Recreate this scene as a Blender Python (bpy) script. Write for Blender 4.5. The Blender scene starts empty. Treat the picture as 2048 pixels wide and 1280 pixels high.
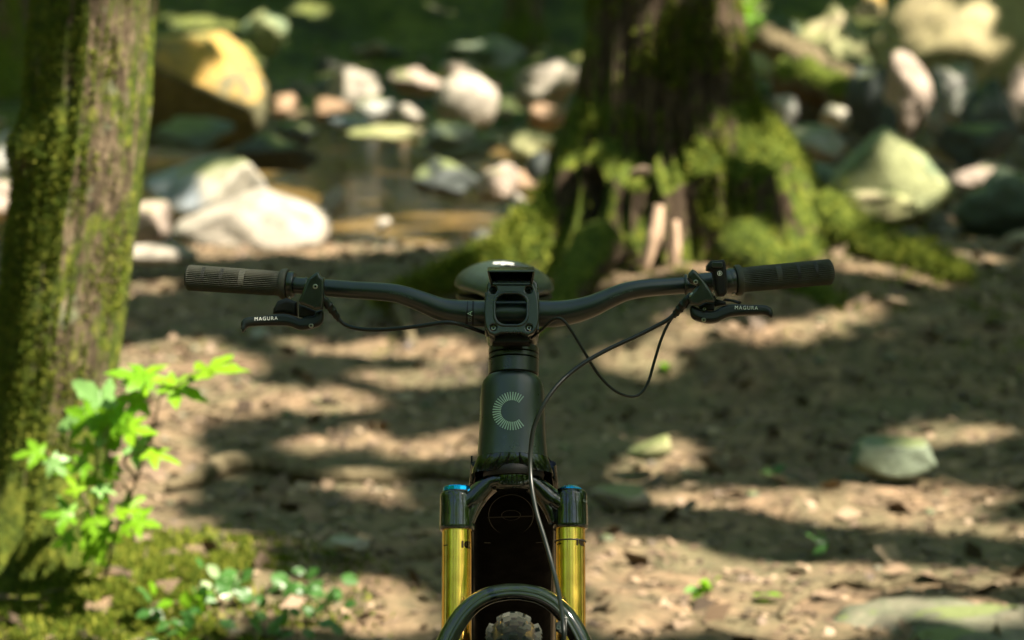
import bpy, bmesh, math, random
import numpy as np
from mathutils import Vector, Matrix, Quaternion
R = math.radians
rng = np.random.default_rng(7)
random.seed(7)
scene = bpy.context.scene
col = scene.collection

# ---------------------------------------------------------------- camera
CAM_H = 1.55; PITCH = R(10); FPX = 4808.0
cp, sp = math.cos(PITCH), math.sin(PITCH)
cam = bpy.data.cameras.new('camera'); camo = bpy.data.objects.new('camera', cam); col.objects.link(camo)
camo.location = (0, 0, CAM_H); camo.rotation_euler = (math.pi/2 - PITCH, 0, 0)
cam.sensor_width = 36; cam.lens = FPX/2048*36; cam.clip_start = .05; cam.clip_end = 400
cam.dof.use_dof = True; cam.dof.focus_distance = 2.90; cam.dof.aperture_fstop = 4.5; cam.dof.aperture_blades = 0
scene.camera = camo

# ---------------------------------------------------------------- light
SUN_AZ = (.88, -.475); SUN_EL = R(52)
S = np.array([SUN_AZ[0]*math.cos(SUN_EL), SUN_AZ[1]*math.cos(SUN_EL), math.sin(SUN_EL)])
w = bpy.data.worlds.new('World'); scene.world = w; w.use_nodes = True
nt = w.node_tree; nt.nodes.clear()
sky = nt.nodes.new('ShaderNodeTexSky'); sky.sky_type = 'NISHITA'; sky.sun_disc = False
sky.sun_elevation = SUN_EL; sky.sun_rotation = math.atan2(SUN_AZ[0], SUN_AZ[1])
bg = nt.nodes.new('ShaderNodeBackground'); bg.inputs['Strength'].default_value = .068
wo = nt.nodes.new('ShaderNodeOutputWorld')
nt.links.new(sky.outputs[0], bg.inputs[0]); nt.links.new(bg.outputs[0], wo.inputs[0])
sl = bpy.data.lights.new('sun', 'SUN'); sl.energy = 5.0; sl.angle = R(.53); sl.color = (1, .88, .72)
so = bpy.data.objects.new('sun', sl); col.objects.link(so)
so.rotation_euler = Vector((-S[0], -S[1], -S[2])).to_track_quat('-Z', 'Y').to_euler()
scene.view_settings.view_transform = 'Standard'; scene.view_settings.look = 'None'
scene.view_settings.exposure = 2.3; scene.view_settings.gamma = 1
scene.view_settings.use_curve_mapping = False
scene.render.engine = 'CYCLES'
scene.cycles.use_denoising = True
scene.cycles.max_bounces = 7; scene.cycles.diffuse_bounces = 4; scene.cycles.glossy_bounces = 3
scene.cycles.transmission_bounces = 5; scene.cycles.transparent_max_bounces = 6
scene.cycles.sample_clamp_indirect = 6
scene.cycles.caustics_reflective = False; scene.cycles.caustics_refractive = False

# ---------------------------------------------------------------- numeric helpers
def P(px, py, y):
    """point at world depth y on the sight line that leaves the camera at (px, py)"""
    u = (px-1024)/FPX; v = (640-py)/FPX
    t = y/(cp+v*sp)
    return Vector((u*t, y, CAM_H + t*(v*cp-sp)))
AX_O = Vector((.002, 2.9443, 1.05)); AX_A = Vector((0, .43, .903)).normalized(); AX_P = Vector((0, -.903, .43)).normalized()
def F(px, py, off=0.):
    """point on the plane through the steering axis, moved forward by off"""
    u = (px-1024)/FPX; v = (640-py)/FPX
    d = Vector((u, cp+v*sp, v*cp-sp)); C = Vector((0, 0, CAM_H))
    t = (off - (C-AX_O).dot(AX_P))/d.dot(AX_P)
    return C + d*t
def fs(py, off=0.): return (F(1024, py, off)-AX_O).dot(AX_A)
def fx(x, s, o): return AX_O + Vector((x, 0, 0)) + AX_A*s + AX_P*o

def _hash(i, j, k, seed):
    i = i.astype(np.int64); j = j.astype(np.int64); k = k.astype(np.int64)
    h = (i*374761393 + j*668265263 + k*2147483647 + seed*974634777) & 0xffffffff
    h = ((h ^ (h >> 13))*1274126177) & 0xffffffff
    h = ((h ^ (h >> 16))*2246822519) & 0xffffffff
    h = h ^ (h >> 15)
    return (h & 0xffffff)/float(0xffffff)
def vnoise(x, y, z=0., seed=0):
    x = np.asarray(x, float); y = np.asarray(y, float); z = np.asarray(z, float)+0*x
    xi, yi, zi = np.floor(x), np.floor(y), np.floor(z)
    a, b, c = x-xi, y-yi, z-zi
    a = a*a*(3-2*a); b = b*b*(3-2*b); c = c*c*(3-2*c)
    r = 0
    for dx in (0, 1):
        for dy in (0, 1):
            for dz in (0, 1):
                r = r + _hash(xi+dx, yi+dy, zi+dz, seed)*(a if dx else 1-a)*(b if dy else 1-b)*(c if dz else 1-c)
    return r*2-1
def fbm(x, y, z=0., seed=0, oct=4, gain=.5):
    r = 0; a = 1.; f = 1.
    for o in range(oct):
        r = r + a*vnoise(np.asarray(x)*f+o*17.3, np.asarray(y)*f+o*9.1, np.asarray(z)*f, seed+o); a *= gain; f *= 2.03
    return r
def ss(a, b, x):
    t = np.clip((np.asarray(x, float)-a)/(b-a), 0, 1); return t*t*(3-2*t)

# ---------------------------------------------------------------- materials
def newmat(name):
    m = bpy.data.materials.new(name); m.use_nodes = True
    n = m.node_tree; b = n.nodes['Principled BSDF']; return m, n, b
def N(n, typ, **kw):
    o = n.nodes.new(typ)
    for k, v in kw.items():
        if k.startswith('i_'): o.inputs[k[2:].replace('_', ' ')].default_value = v
        else: setattr(o, k, v)
    return o
def ramp(n, src, stops):
    r = n.nodes.new('ShaderNodeValToRGB'); e = r.color_ramp.elements
    e[0].position, e[0].color = stops[0][0], (*stops[0][1], 1)
    e[1].position, e[1].color = stops[-1][0], (*stops[-1][1], 1)
    for p, c in stops[1:-1]:
        k = e.new(p); k.color = (*c, 1)
    n.links.new(src, r.inputs[0]); return r
def coords(n, kind='Object', scale=(1, 1, 1)):
    t = n.nodes.new('ShaderNodeTexCoord'); mp = n.nodes.new('ShaderNodeMapping')
    mp.inputs['Scale'].default_value = scale
    n.links.new(t.outputs[kind], mp.inputs[0]); return mp.outputs[0]
def worldpos(n, scale=(1, 1, 1)):
    t = n.nodes.new('ShaderNodeNewGeometry'); mp = n.nodes.new('ShaderNodeMapping')
    mp.inputs['Scale'].default_value = scale
    n.links.new(t.outputs['Position'], mp.inputs[0]); return mp.outputs[0]
def noise(n, vec, scale, detail=5, rough=.55, dist=0.):
    t = N(n, 'ShaderNodeTexNoise'); t.inputs['Scale'].default_value = scale; t.inputs['Detail'].default_value = detail
    t.inputs['Roughness'].default_value = rough; t.inputs['Distortion'].default_value = dist
    n.links.new(vec, t.inputs['Vector']); return t.outputs['Fac']
def mixc(n, fac, a, b, mode='MIX'):
    m = n.nodes.new('ShaderNodeMix'); m.data_type = 'RGBA'; m.blend_type = mode
    for s, v in ((0, fac), (6, a), (7, b)):
        if hasattr(v, 'node'): n.links.new(v, m.inputs[s])
        else: m.inputs[s].default_value = v if s == 0 else (*v, 1)
    return m.outputs[2]
def bump(n, b, h, strength=.5, dist=.01):
    k = n.nodes.new('ShaderNodeBump'); k.inputs['Strength'].default_value = strength; k.inputs['Distance'].default_value = dist
    n.links.new(h, k.inputs['Height']); n.links.new(k.outputs[0], b.inputs['Normal'])
def math_(n, op, a, b=None):
    m = n.nodes.new('ShaderNodeMath'); m.operation = op
    for i, v in enumerate((a, b)):
        if v is None: continue
        if hasattr(v, 'node'): n.links.new(v, m.inputs[i])
        else: m.inputs[i].default_value = v
    return m.outputs[0]

def plain(name, c, rough=.5, metal=0., coat=0., spec=.5, dust=0., nb=0., rv=1.):
    m, n, b = newmat(name)
    b.inputs['Metallic'].default_value = metal
    b.inputs['Coat Weight'].default_value = coat; b.inputs['Coat Roughness'].default_value = .03
    b.inputs['Specular IOR Level'].default_value = spec
    v = coords(n)
    f = noise(n, v, 60, 4)
    cc = ramp(n, f, [(.3, tuple(x*.8 for x in c)), (.7, tuple(min(1, x*1.2) for x in c))]).outputs[0]
    if dust:
        g = noise(n, v, 22, 6, .7)
        dm = ramp(n, g, [(.5, (0, 0, 0)), (.8, (dust,)*3)]).outputs[0]
        cc = mixc(n, dm, cc, (.16, .13, .09))
    n.links.new(cc, b.inputs['Base Color'])
    rr = ramp(n, noise(n, v, 35, 5, .65), [(.3, (rough*(1-.2*rv),)*3), (.75, (min(1, rough*(1+.25*rv)+.01*rv),)*3)]).outputs[0]
    n.links.new(rr, b.inputs['Roughness'])
    if nb: bump(n, b, noise(n, v, 900, 2), nb, .0004)
    return m
M = {}
M['bar'] = plain('satin_black_bar', (.007, .014, .0125), .31, 0, 0, .6, 0, 0, 0)
M['alloy'] = plain('satin_black_alloy', (.006, .012, .009), .30, 0, 0, .7, .05, .1)
M['matte'] = plain('matte_dark_paint', (.008, .016, .013), .32, 0, 0, .8, .08)
M['gloss'] = plain('gloss_black_paint', (.003, .005, .003), .04, 0, .25, .65, .03)
M['gloss_frame'] = plain('gloss_black_frame', (.003, .003, .003), .07, 0, .2, .5, .06)
M['dark'] = plain('black_plastic', (.004, .004, .004), .5, 0, 0, .3, .04)
M['lever'] = plain('black_lever', (.004, .006, .005), .33, 0, 0, .35, .04)
M['gold'] = plain('gold_anodised', (.95, .56, .11), .17, 1.)
M['panel'] = plain('black_panel', (.0015, .0015, .0015), .7, 0, 0, .02)
M['blue'] = plain('blue_anodised', (.01, .38, .85), .25, 1.)
M['steel'] = plain('bolt_steel', (.35, .34, .31), .3, 1.)
M['rubber'] = plain('grip_rubber', (.040, .042, .032), .62, 0, 0, .3, .15)
M['tyre'] = plain('tyre_rubber', (.014, .018, .013), .75, 0, 0, .3, .18)
M['saddle'] = plain('saddle_cover', (.022, .034, .035), .36, 0, 0, .6, .03)
M['hose'] = plain('hose_black', (.004, .006, .005), .36, 0, 0, .35)
M['white'] = plain('white_print', (.75, .78, .74), .5)
M['grey_print'] = plain('pale_grey_print', (.36, .48, .38), .5, 0, 0, .2)
M['dim_print'] = plain('dim_print', (.10, .13, .11), .4)
M['dark_print'] = plain('dark_print', (.008, .006, .003), .8, 0, 0, .05)

# ---------------------------------------------------------------- mesh helpers
WL = {}
def link(name, me, mat, parent=None, smooth=True):
    o = bpy.data.objects.new(name, me); col.objects.link(o)
    if mat is not None: me.materials.append(mat)
    if smooth and len(me.polygons): me.polygons.foreach_set('use_smooth', [True]*len(me.polygons))
    n = len(me.vertices)
    co = np.empty(n*3, np.float32); me.vertices.foreach_get('co', co); co = co.reshape(-1, 3)
    c = (co.min(0)+co.max(0))/2 if n else np.zeros(3)
    me.vertices.foreach_set('co', (co-c).ravel()); me.update()
    WL[o.name] = Vector([float(k) for k in c])
    if parent is not None:
        o.parent = parent; o.location = WL[o.name]-WL[parent.name]
    else: o.location = WL[o.name]
    return o
def mesh(name, v, f, mat, parent=None, smooth=True):
    me = bpy.data.meshes.new(name); me.from_pydata([tuple(p) for p in v], [], [tuple(q) for q in f])
    return link(name, me, mat, parent, smooth)
def npmesh(v, f):
    """v (n,3), f (m,k) arrays"""
    me = bpy.data.meshes.new('mesh'); v = np.asarray(v, np.float32); f = np.asarray(f, np.int32)
    me.vertices.add(len(v)); me.vertices.foreach_set('co', v.ravel())
    k = f.shape[1]; me.loops.add(f.size); me.loops.foreach_set('vertex_index', f.ravel())
    me.polygons.add(len(f)); me.polygons.foreach_set('loop_start', np.arange(len(f), dtype=np.int32)*k)
    me.polygons.foreach_set('loop_total', np.full(len(f), k, np.int32)); me.update(calc_edges=True); me.validate()
    return me
def empty(name, loc):
    o = bpy.data.objects.new(name, None); col.objects.link(o); o.location = loc; o.empty_display_size = .1
    WL[o.name] = Vector(loc); return o
def tag(o, label=None, cat=None, group=None, kind=None):
    if label: o['label'] = label
    if cat: o['category'] = cat
    if group: o['group'] = group
    if kind: o['kind'] = kind
    return o
class MB:
    def __init__(s): s.v = []; s.f = []
    def add(s, v, f):
        b = len(s.v); s.v += [Vector(p) for p in v]; s.f += [tuple(i+b for i in q) for q in f]; return s
    def build(s, name, mat, parent=None, smooth=True): return mesh(name, s.v, s.f, mat, parent, smooth)
def autosmooth(o, ang=35):
    bm = bmesh.new(); bm.from_mesh(o.data)
    for e in bm.edges:
        if len(e.link_faces) == 2 and e.calc_face_angle(0) > R(ang): e.smooth = False
    bm.to_mesh(o.data); bm.free(); return o
def bevel(o, w, seg=2, ang=40):
    bm = bmesh.new(); bm.from_mesh(o.data)
    bmesh.ops.remove_doubles(bm, verts=bm.verts, dist=1e-6)
    es = [e for e in bm.edges if len(e.link_faces) == 2 and e.calc_face_angle(0) > R(ang)]
    bmesh.ops.bevel(bm, geom=es, offset=w, segments=seg, affect='EDGES', profile=.5, clamp_overlap=True)
    bmesh.ops.recalc_face_normals(bm, faces=bm.faces)
    bm.to_mesh(o.data); bm.free()
    o.data.polygons.foreach_set('use_smooth', [True]*len(o.data.polygons)); return autosmooth(o)
def catmull(pts, n=6, closed=False):
    pts = [Vector(p) for p in pts]; m = len(pts); out = []
    for i in range(m if closed else m-1):
        if closed: a, b, c, d = pts[i-1], pts[i], pts[(i+1) % m], pts[(i+2) % m]
        else: a, b, c, d = pts[max(i-1, 0)], pts[i], pts[i+1], pts[min(i+2, m-1)]
        for k in range(n):
            t = k/n
            out.append(.5*((2*b)+(c-a)*t+(2*a-5*b+4*c-d)*t*t+(3*b-a-3*c+d)*t**3))
    if not closed: out.append(pts[-1].copy())
    return out
def tube(pts, rad, seg=12, flat=None, up=None, caps=True):
    """sweep; rad scalar or list; flat = depth ratio of the section's second axis"""
    pts = [Vector(p) for p in pts]; n = len(pts)
    if not hasattr(rad, '__len__'): rad = [rad]*n
    tg = [(pts[min(i+1, n-1)]-pts[max(i-1, 0)]).normalized() for i in range(n)]
    u = up.copy() if up is not None else Vector((0, 0, 1))
    if abs(u.dot(tg[0])) > .95: u = Vector((1, 0, 0))
    u = (u-tg[0]*u.dot(tg[0])).normalized()
    v = []; f = []
    for i in range(n):
        if i:
            q = tg[i-1].rotation_difference(tg[i]); u = q @ u
            u = (u-tg[i]*u.dot(tg[i])).normalized()
        if up is not None:
            u2 = up-tg[i]*up.dot(tg[i]); u = u2.normalized()
        w = tg[i].cross(u)
        for k in range(seg):
            a = 2*math.pi*k/seg
            v.append(pts[i]+(u*math.cos(a)*(flat or 1)+w*math.sin(a))*rad[i])
    for i in range(n-1):
        for k in range(seg):
            f.append((i*seg+k, i*seg+(k+1) % seg, (i+1)*seg+(k+1) % seg, (i+1)*seg+k))
    if caps:
        f.append(tuple(range(seg))[::-1]); f.append(tuple((n-1)*seg+k for k in range(seg)))
    return v, f
def lathe(o, axis, prof, seg=32, side=None, caps=True):
    """prof: list of (distance along axis, radius)"""
    a = Vector(axis).normalized(); s = Vector(side) if side else (Vector((1, 0, 0)) if abs(a.x) < .8 else Vector((0, 1, 0)))
    s = (s-a*s.dot(a)).normalized(); t = a.cross(s); o = Vector(o); v = []; f = []
    for d, r in prof:
        for k in range(seg):
            g = 2*math.pi*k/seg; v.append(o+a*d+(s*math.cos(g)+t*math.sin(g))*r)
    for i in range(len(prof)-1):
        for k in range(seg): f.append((i*seg+k, i*seg+(k+1) % seg, (i+1)*seg+(k+1) % seg, (i+1)*seg+k))
    if caps: f.append(tuple(range(seg))[::-1]); f.append(tuple((len(prof)-1)*seg+k for k in range(seg)))
    return v, f
def loft(rings, caps=True):
    n = len(rings[0]); v = [p for r in rings for p in r]; f = []
    for i in range(len(rings)-1):
        for k in range(n): f.append((i*n+k, i*n+(k+1) % n, (i+1)*n+(k+1) % n, (i+1)*n+k))
    if caps: f.append(tuple(range(n))[::-1]); f.append(tuple((len(rings)-1)*n+k for k in range(n)))
    return v, f
def hexa(a, b):
    """a, b: four corners each, same winding"""
    return list(a)+list(b), [(3, 2, 1, 0), (4, 5, 6, 7)]+[(i, (i+1) % 4, 4+(i+1) % 4, 4+i) for i in range(4)]
def fixn(o):
    bm = bmesh.new(); bm.from_mesh(o.data); bmesh.ops.recalc_face_normals(bm, faces=bm.faces); bm.to_mesh(o.data); bm.free(); return o
def ev(curve):
    t = bpy.data.objects.new('tmp', curve); col.objects.link(t)
    dg = bpy.context.evaluated_depsgraph_get(); dg.update()
    me = bpy.data.meshes.new_from_object(t.evaluated_get(dg)); bpy.data.objects.remove(t); bpy.data.curves.remove(curve)
    return me
def plane_frame(o, normal, up=(0, 0, 1)):
    z = Vector(normal).normalized(); y = Vector(up); y = (y-z*y.dot(z)).normalized(); x = y.cross(z)
    return Matrix((x, y, z)).transposed().to_4x4(), Vector(o)
VIEWN = Vector((0, -cp, sp))
def pl(px, py, o, normal):
    """sight line through a pixel met with a plane"""
    u = (px-1024)/FPX; v = (640-py)/FPX
    d = Vector((u, cp+v*sp, v*cp-sp)); C = Vector((0, 0, CAM_H)); nn = Vector(normal)
    return C+d*((Vector(o)-C).dot(nn)/d.dot(nn))
def plate(name, outline, mat, parent, origin, normal, thick, bev, holes=(), smooth_n=0, seg=3):
    """solid plate cut to an outline given as sight positions on a plane; centred on the plane"""
    Mx, o = plane_frame(origin, normal); Mi = Mx.inverted()
    cu = bpy.data.curves.new('c', 'CURVE'); cu.dimensions = '2D'; cu.fill_mode = 'BOTH'
    cu.extrude = max(thick/2-bev, 0); cu.bevel_depth = bev; cu.bevel_resolution = seg; cu.offset = -bev
    for k, ol in enumerate([outline]+list(holes)):
        q = [Mi @ (pl(a, b, o, normal)-o) for a, b in ol]
        if smooth_n and k == 0: q = catmull(q, smooth_n, True)
        s = cu.splines.new('POLY'); s.points.add(len(q)-1); s.use_cyclic_u = True
        for p_, c in zip(s.points, q): p_.co = (c.x, c.y, 0, 1)
    me = ev(cu); me.transform(Matrix.Translation(o) @ Mx)
    me.name = name
    return autosmooth(link(name, me, mat, parent), 30)
def circ(cx, cy, r, n=20, ry=None): return [(cx+r*math.cos(2*math.pi*k/n), cy+(ry or r)*math.sin(2*math.pi*k/n)) for k in range(n)]
def rrect(x0, y0, x1, y1, r, n=5):
    out = []
    for cx, cy, a0 in ((x1-r, y0+r, -90), (x1-r, y1-r, 0), (x0+r, y1-r, 90), (x0+r, y0+r, 180)):
        for k in range(n+1):
            a = R(a0+90*k/n); out.append((cx+r*math.cos(a), cy+r*math.sin(a)))
    return out
def text(name, body, size, mat, parent, mapf, bold=0., space=1., shear=0.):
    """flat print; mapf sends local (u, v) to the world surface"""
    cu = bpy.data.curves.new('t', 'FONT'); cu.body = body; cu.size = size; cu.align_x = 'CENTER'; cu.align_y = 'CENTER'
    cu.offset = bold; cu.space_character = space; cu.shear = shear
    me = ev(cu); bm = bmesh.new(); bm.from_mesh(me)
    bmesh.ops.triangulate(bm, faces=bm.faces)
    for v in bm.verts: v.co = mapf(v.co.x, v.co.y)
    bm.to_mesh(me); bm.free(); me.name = name
    return link(name, me, mat, parent, False)
# ================================================================ TERRAIN
BT = P(1332, 640, 8.9); BTX, BTY = BT.x, 8.9         # big tree
LTX, LTY = P(110, 900, 5.2).x, 5.2                   # near tree
def hbase(x, y):
    x = np.asarray(x, float); y = np.asarray(y, float)
    deep = 1-.55*ss(.7, 1.9, x)
    edge = 10.75+.25*np.sin(x*1.3+.6)
    z = -.42*deep*ss(edge, edge+1.3, y)
    z = z+.42*deep*ss(17, 19.5, y) + .34*np.maximum(y-19, 0)*ss(18.5, 22, y)
    z = z+.17*np.exp(-(((x-BTX)/1.25)**2+((y-BTY)/.95)**2)**1.3)
    z = z+.10*np.exp(-(((x-LTX-.12)/.45)**2+((y-LTY)/.4)**2))
    z = z+.05*ss(1.0, 2.2, x)*ss(10.5, 9, y)*ss(5.5, 7, y)
    z = z+.13*ss(7.15+.15*np.sin(x*3.1), 7.75+.12*np.sin(x*4.3+1), y)*ss(10.8, 9.6, y)*ss(-.3, .5, x)*ss(3.2, 2.0, x)
    z = z-.15*ss(60, 100, np.abs(x))
    return z
def hfull(x, y):
    return hbase(x, y)+.030*fbm(x*.8, y*.8, 0, 3, 3)+.020*fbm(x*3.6, y*3.6, 0, 11, 3)+.006*fbm(x*16, y*16, 0, 21, 2)
def G(px, py, dz=0.):
    u = (px-1024)/FPX; v = (640-py)/FPX; dx, dy, dzz = u, cp+v*sp, v*cp-sp
    t = np.arange(1.5, 60, .02); zz = CAM_H+dzz*t - hfull(dx*t, dy*t)
    i = int(np.argmax(zz < 0)) if (zz < 0).any() else len(t)-1
    return Vector((dx*t[i], dy*t[i], float(hfull(dx*t[i], dy*t[i]))+dz))

# ground material: trodden leaf mould, random patches tinted with the olive of shaded ground
m, n, b = newmat('forest_soil'); M['soil'] = m
v = worldpos(n)
f1 = noise(n, v, 13, 9, .72); f2 = noise(n, v, 2.1, 5, .6); f3 = noise(n, v, 90, 4, .6)
c1 = ramp(n, f1, [(.30, (.034, .022, .011)), (.45, (.092, .060, .031)), (.58, (.18, .118, .066)), (.74, (.35, .235, .145))]).outputs[0]
c2 = mixc(n, ramp(n, f2, [(.40, (0, 0, 0)), (.60, (.6,)*3)]).outputs[0], c1, (.060, .066, .026))
vo = n.nodes.new('ShaderNodeTexVoronoi'); vo.inputs['Scale'].default_value = 34; n.links.new(v, vo.inputs['Vector'])
c3 = mixc(n, ramp(n, vo.outputs['Distance'], [(.08, (.25,)*3), (.2, (0, 0, 0))]).outputs[0], c2, (.36, .27, .19))
n.links.new(c3, b.inputs['Base Color']); b.inputs['Roughness'].default_value = .85
bump(n, b, math_(n, 'ADD', f1, math_(n, 'MULTIPLY', f3, .2)), .55, .03)
# far bank: leaf mould with moss, darkened so its deep shade sits in the colour
m, n, b = newmat('bank_soil'); M['bank'] = m
v = worldpos(n)
f1 = noise(n, v, 1.6, 8, .7); f2 = noise(n, v, 9, 6, .7)
c1 = ramp(n, f1, [(.34, (.012, .013, .006)), (.46, (.05, .075, .010)), (.58, (.13, .15, .025)), (.72, (.22, .17, .08))]).outputs[0]
c2 = mixc(n, ramp(n, f2, [(.45, (0, 0, 0)), (.7, (.7,)*3)]).outputs[0], c1, (.02, .02, .012))
n.links.new(c2, b.inputs['Base Color']); b.inputs['Roughness'].default_value = .9; bump(n, b, f2, 1, .08)

xs = np.concatenate([-np.geomspace(80, 6.2, 26), np.arange(-6, -2.6, .1), np.arange(-2.6, 2.6, .03), np.arange(2.6, 6, .1), np.geomspace(6.2, 80, 26)])
ys = np.concatenate([-np.geomspace(60, 2.2, 18), np.arange(-2, 4, .25), np.arange(4, 11.5, .03), np.arange(11.5, 20, .1), np.arange(20, 40, .4), np.geomspace(40.5, 120, 12)])
X, Y = np.meshgrid(xs, ys); Z = hfull(X, Y)
def grid_faces(ny, nx, keep=None):
    i = np.arange(ny*nx).reshape(ny, nx)
    f = np.stack([i[:-1, :-1], i[:-1, 1:], i[1:, 1:], i[1:, :-1]], -1).reshape(-1, 4)
    return f if keep is None else f[keep.reshape(-1)]
fc = grid_faces(len(ys), len(xs))
me = npmesh(np.stack([X, Y, Z], -1).reshape(-1, 3), fc)
ground = link('ground', me, M['soil']); ground.data.materials.append(M['bank'])
yc = (Y[:-1, :-1]).reshape(-1); xc = X[:-1, :-1].reshape(-1)
ground.data.polygons.foreach_set('material_index', ((yc+.8*vnoise(xc*1.1, yc*1.1)) > 18.2).astype(np.int32))
tag(ground, 'brown leaf strewn forest floor sloping down to the stream', None, None, 'structure')

# stream water
m, n, b = newmat('stream_water')
b.inputs['Base Color'].default_value = (.55, .36, .12, 1); b.inputs['Roughness'].default_value = .04
b.inputs['IOR'].default_value = 1.33; b.inputs['Transmission Weight'].default_value = .75
v = worldpos(n, (1, 2.2, 1)); bump(n, b, noise(n, v, 5, 4, .6, .4), .35, .03)
xs2 = np.linspace(-9, 9, 60); ys2 = np.linspace(10.6, 19.6, 40); X2, Y2 = np.meshgrid(xs2, ys2)
wv = npmesh(np.stack([X2, Y2, X2*0-.20], -1).reshape(-1, 3), grid_faces(40, 60))
tag(link('stream_water', wv, m), 'shallow brown stream running between the boulders', None, None, 'structure')

# ================================================================ ROCKS
def rockmat(name, c, moss=0., lichen=None, contrast=1., scale=1., shade_under=False):
    m, n, b = newmat(name); v = worldpos(n)
    f = noise(n, v, 7*scale, 8, .65, .3); g = noise(n, v, 2.3*scale, 4, .6, .5)
    cc = ramp(n, f, [(.28, tuple(x*(1-.5*contrast) for x in c)), (.5, c), (.72, tuple(min(.85, x*(1+.35*contrast)) for x in c))]).outputs[0]
    if lichen:
        ge0 = n.nodes.new('ShaderNodeNewGeometry'); s0_ = n.nodes.new('ShaderNodeSeparateXYZ'); n.links.new(ge0.outputs['Normal'], s0_.inputs[0])
        upm = ramp(n, s0_.outputs[2], [(.0, (0, 0, 0)), (.35, (1, 1, 1))]).outputs[0] if shade_under else 1.0  # lichen dropped from lower faces, putting the underside's shade into the colour
        cc = mixc(n, math_(n, 'MULTIPLY', ramp(n, g, [(.40, (0, 0, 0)), (.52, (.9,)*3)]).outputs[0], upm), cc, lichen)
    cc = mixc(n, ramp(n, noise(n, v, 16*scale, 6, .7, 1.), [(.5, (0, 0, 0)), (.72, (.55,)*3)]).outputs[0], cc, tuple(x*.35 for x in c))
    if moss:
        ge = n.nodes.new('ShaderNodeNewGeometry'); se = n.nodes.new('ShaderNodeSeparateXYZ'); n.links.new(ge.outputs['Normal'], se.inputs[0])
        h = math_(n, 'ADD', math_(n, 'MULTIPLY', se.outputs[2], .5), g)
        cc = mixc(n, ramp(n, h, [(1-moss*.4, (0, 0, 0)), (1.2-moss*.4, (.8,)*3)]).outputs[0], cc, (.10, .125, .035))
    n.links.new(cc, b.inputs['Base Color']); b.inputs['Roughness'].default_value = .75
    bump(n, b, f, .6, .03); return m
RM = {'path': rockmat('path_stone', (.12, .11, .075), .05, (.06, .075, .04), 1.6, 1.5), 'greygreen': rockmat('grey_green_stone', (.105, .135, .09), .2, None, 1.3, 1.4), 'white': rockmat('pale_granite', (.27, .245, .20), 0, None, 1.3, 1.3), 'pink': rockmat('pinkish_granite', (.26, .21, .17), .15),
      'grey': rockmat('grey_stone', (.24, .24, .22), .25), 'bluegrey': rockmat('blue_grey_stone', (.17, .20, .22), .3, (.30, .28, .22)),
      'dark': rockmat('dark_wet_stone', (.035, .045, .042), .25), 'teal': rockmat('mossy_dark_stone', (.06, .085, .065), .55),
      'yellow': rockmat('ochre_lichen_boulder', (.10, .095, .045), .12, (.40, .25, .045), 1.4, 1.9, True),
      'green': rockmat('green_algae_boulder', (.11, .16, .085), .5, (.26, .28, .13), 1.3, 1.6),
      'orange': rockmat('rust_stone', (.24, .155, .09), 0), 'tan': rockmat('tan_stone', (.36, .30, .19), .5, (.24, .25, .11)),
      'big': rockmat('streaked_boulder', (.20, .17, .09), .45, (.33, .29, .15), 1.2, .6)}
def rock(px0, px1, pt, pb, y, mat, label, cat='rock', seed=None, group=None, name='boulder', depth=.8, rough=.21, lean=0., cut=1, sub=4, planes=()):
    seed = seed if seed is not None else int(px0+pt*3)
    if y is None:
        g_ = G((px0+px1)/2, pb); y = g_.y+depth*.5*(px1-px0)/2*g_.y/FPX
    a = P(px0, (pt+pb)/2, y); c = P(px1, (pt+pb)/2, y); zt = P(0, pt, y).z; zb = P(0, pb, y-.2).z
    rx = (c.x-a.x)/2; h = max(zt-zb, .04); rz = h*.62; cz = zt-rz
    bm = bmesh.new(); bmesh.ops.create_icosphere(bm, subdivisions=sub, radius=1)
    co = np.array([v.co[:] for v in bm.verts])
    rs = np.random.default_rng(seed)
    for k in range(9*cut):
        nn = rs.normal(size=3); nn /= np.linalg.norm(nn); d = rs.uniform(.5, .85)
        s_ = np.maximum(co @ nn-d, 0); co -= s_[:, None]*nn*.85
    for a_, b_, c_, d in planes:
        nn = np.array([a_, b_, c_], float); nn /= np.linalg.norm(nn); s_ = np.maximum(co @ nn-d, 0); co -= s_[:, None]*nn*.95
    co /= np.abs(co).max(0)
    q = co*1.3+seed*.37
    co *= (1+rough*fbm(q[:, 0], q[:, 1], q[:, 2], seed % 97, 5, .58))[:, None]
    co /= np.maximum(np.abs(co).max(0), .01)
    co[:, 0] += lean*co[:, 2]
    co *= np.array([rx, max(rx*depth, .05), rz]); co += np.array([(a.x+c.x)/2, y, cz])
    for v, q in zip(bm.verts, co): v.co = q
    me = bpy.data.meshes.new(name); bm.to_mesh(me); bm.free()
    o = link(name, me, RM[mat]); tag(o, label, cat, group); return o
rock(120, 548, 26, 262, 16.2, 'yellow', 'huge ochre boulder with dark underside behind the near mossy trunk', depth=.7, rough=.07, cut=0, planes=((0, 0, 1, .62), (.8, -.1, .62, .66), (1, -.1, 0, .86), (-.45, -.7, -.6, .22), (.2, -.9, .35, .6)))
rock(478, 585, 18, 112, 19.0, 'green', 'pale green rock just behind the top of the ochre boulder', seed=5)
rock(632, 768, 126, 212, 16.8, 'white', 'sunlit cream rock in the stream right of the ochre boulder')
rock(535, 600, 182, 232, 15.6, 'orange', 'small orange stone at the right foot of the ochre boulder', sub=3)
rock(606, 715, 192, 240, 15.4, 'orange', 'flat orange stone lying below the sunlit cream rock', sub=3)
rock(772, 885, 134, 196, 17.2, 'pink', 'pinkish stone between the cream rock and the round white rock', seed=8)
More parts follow.
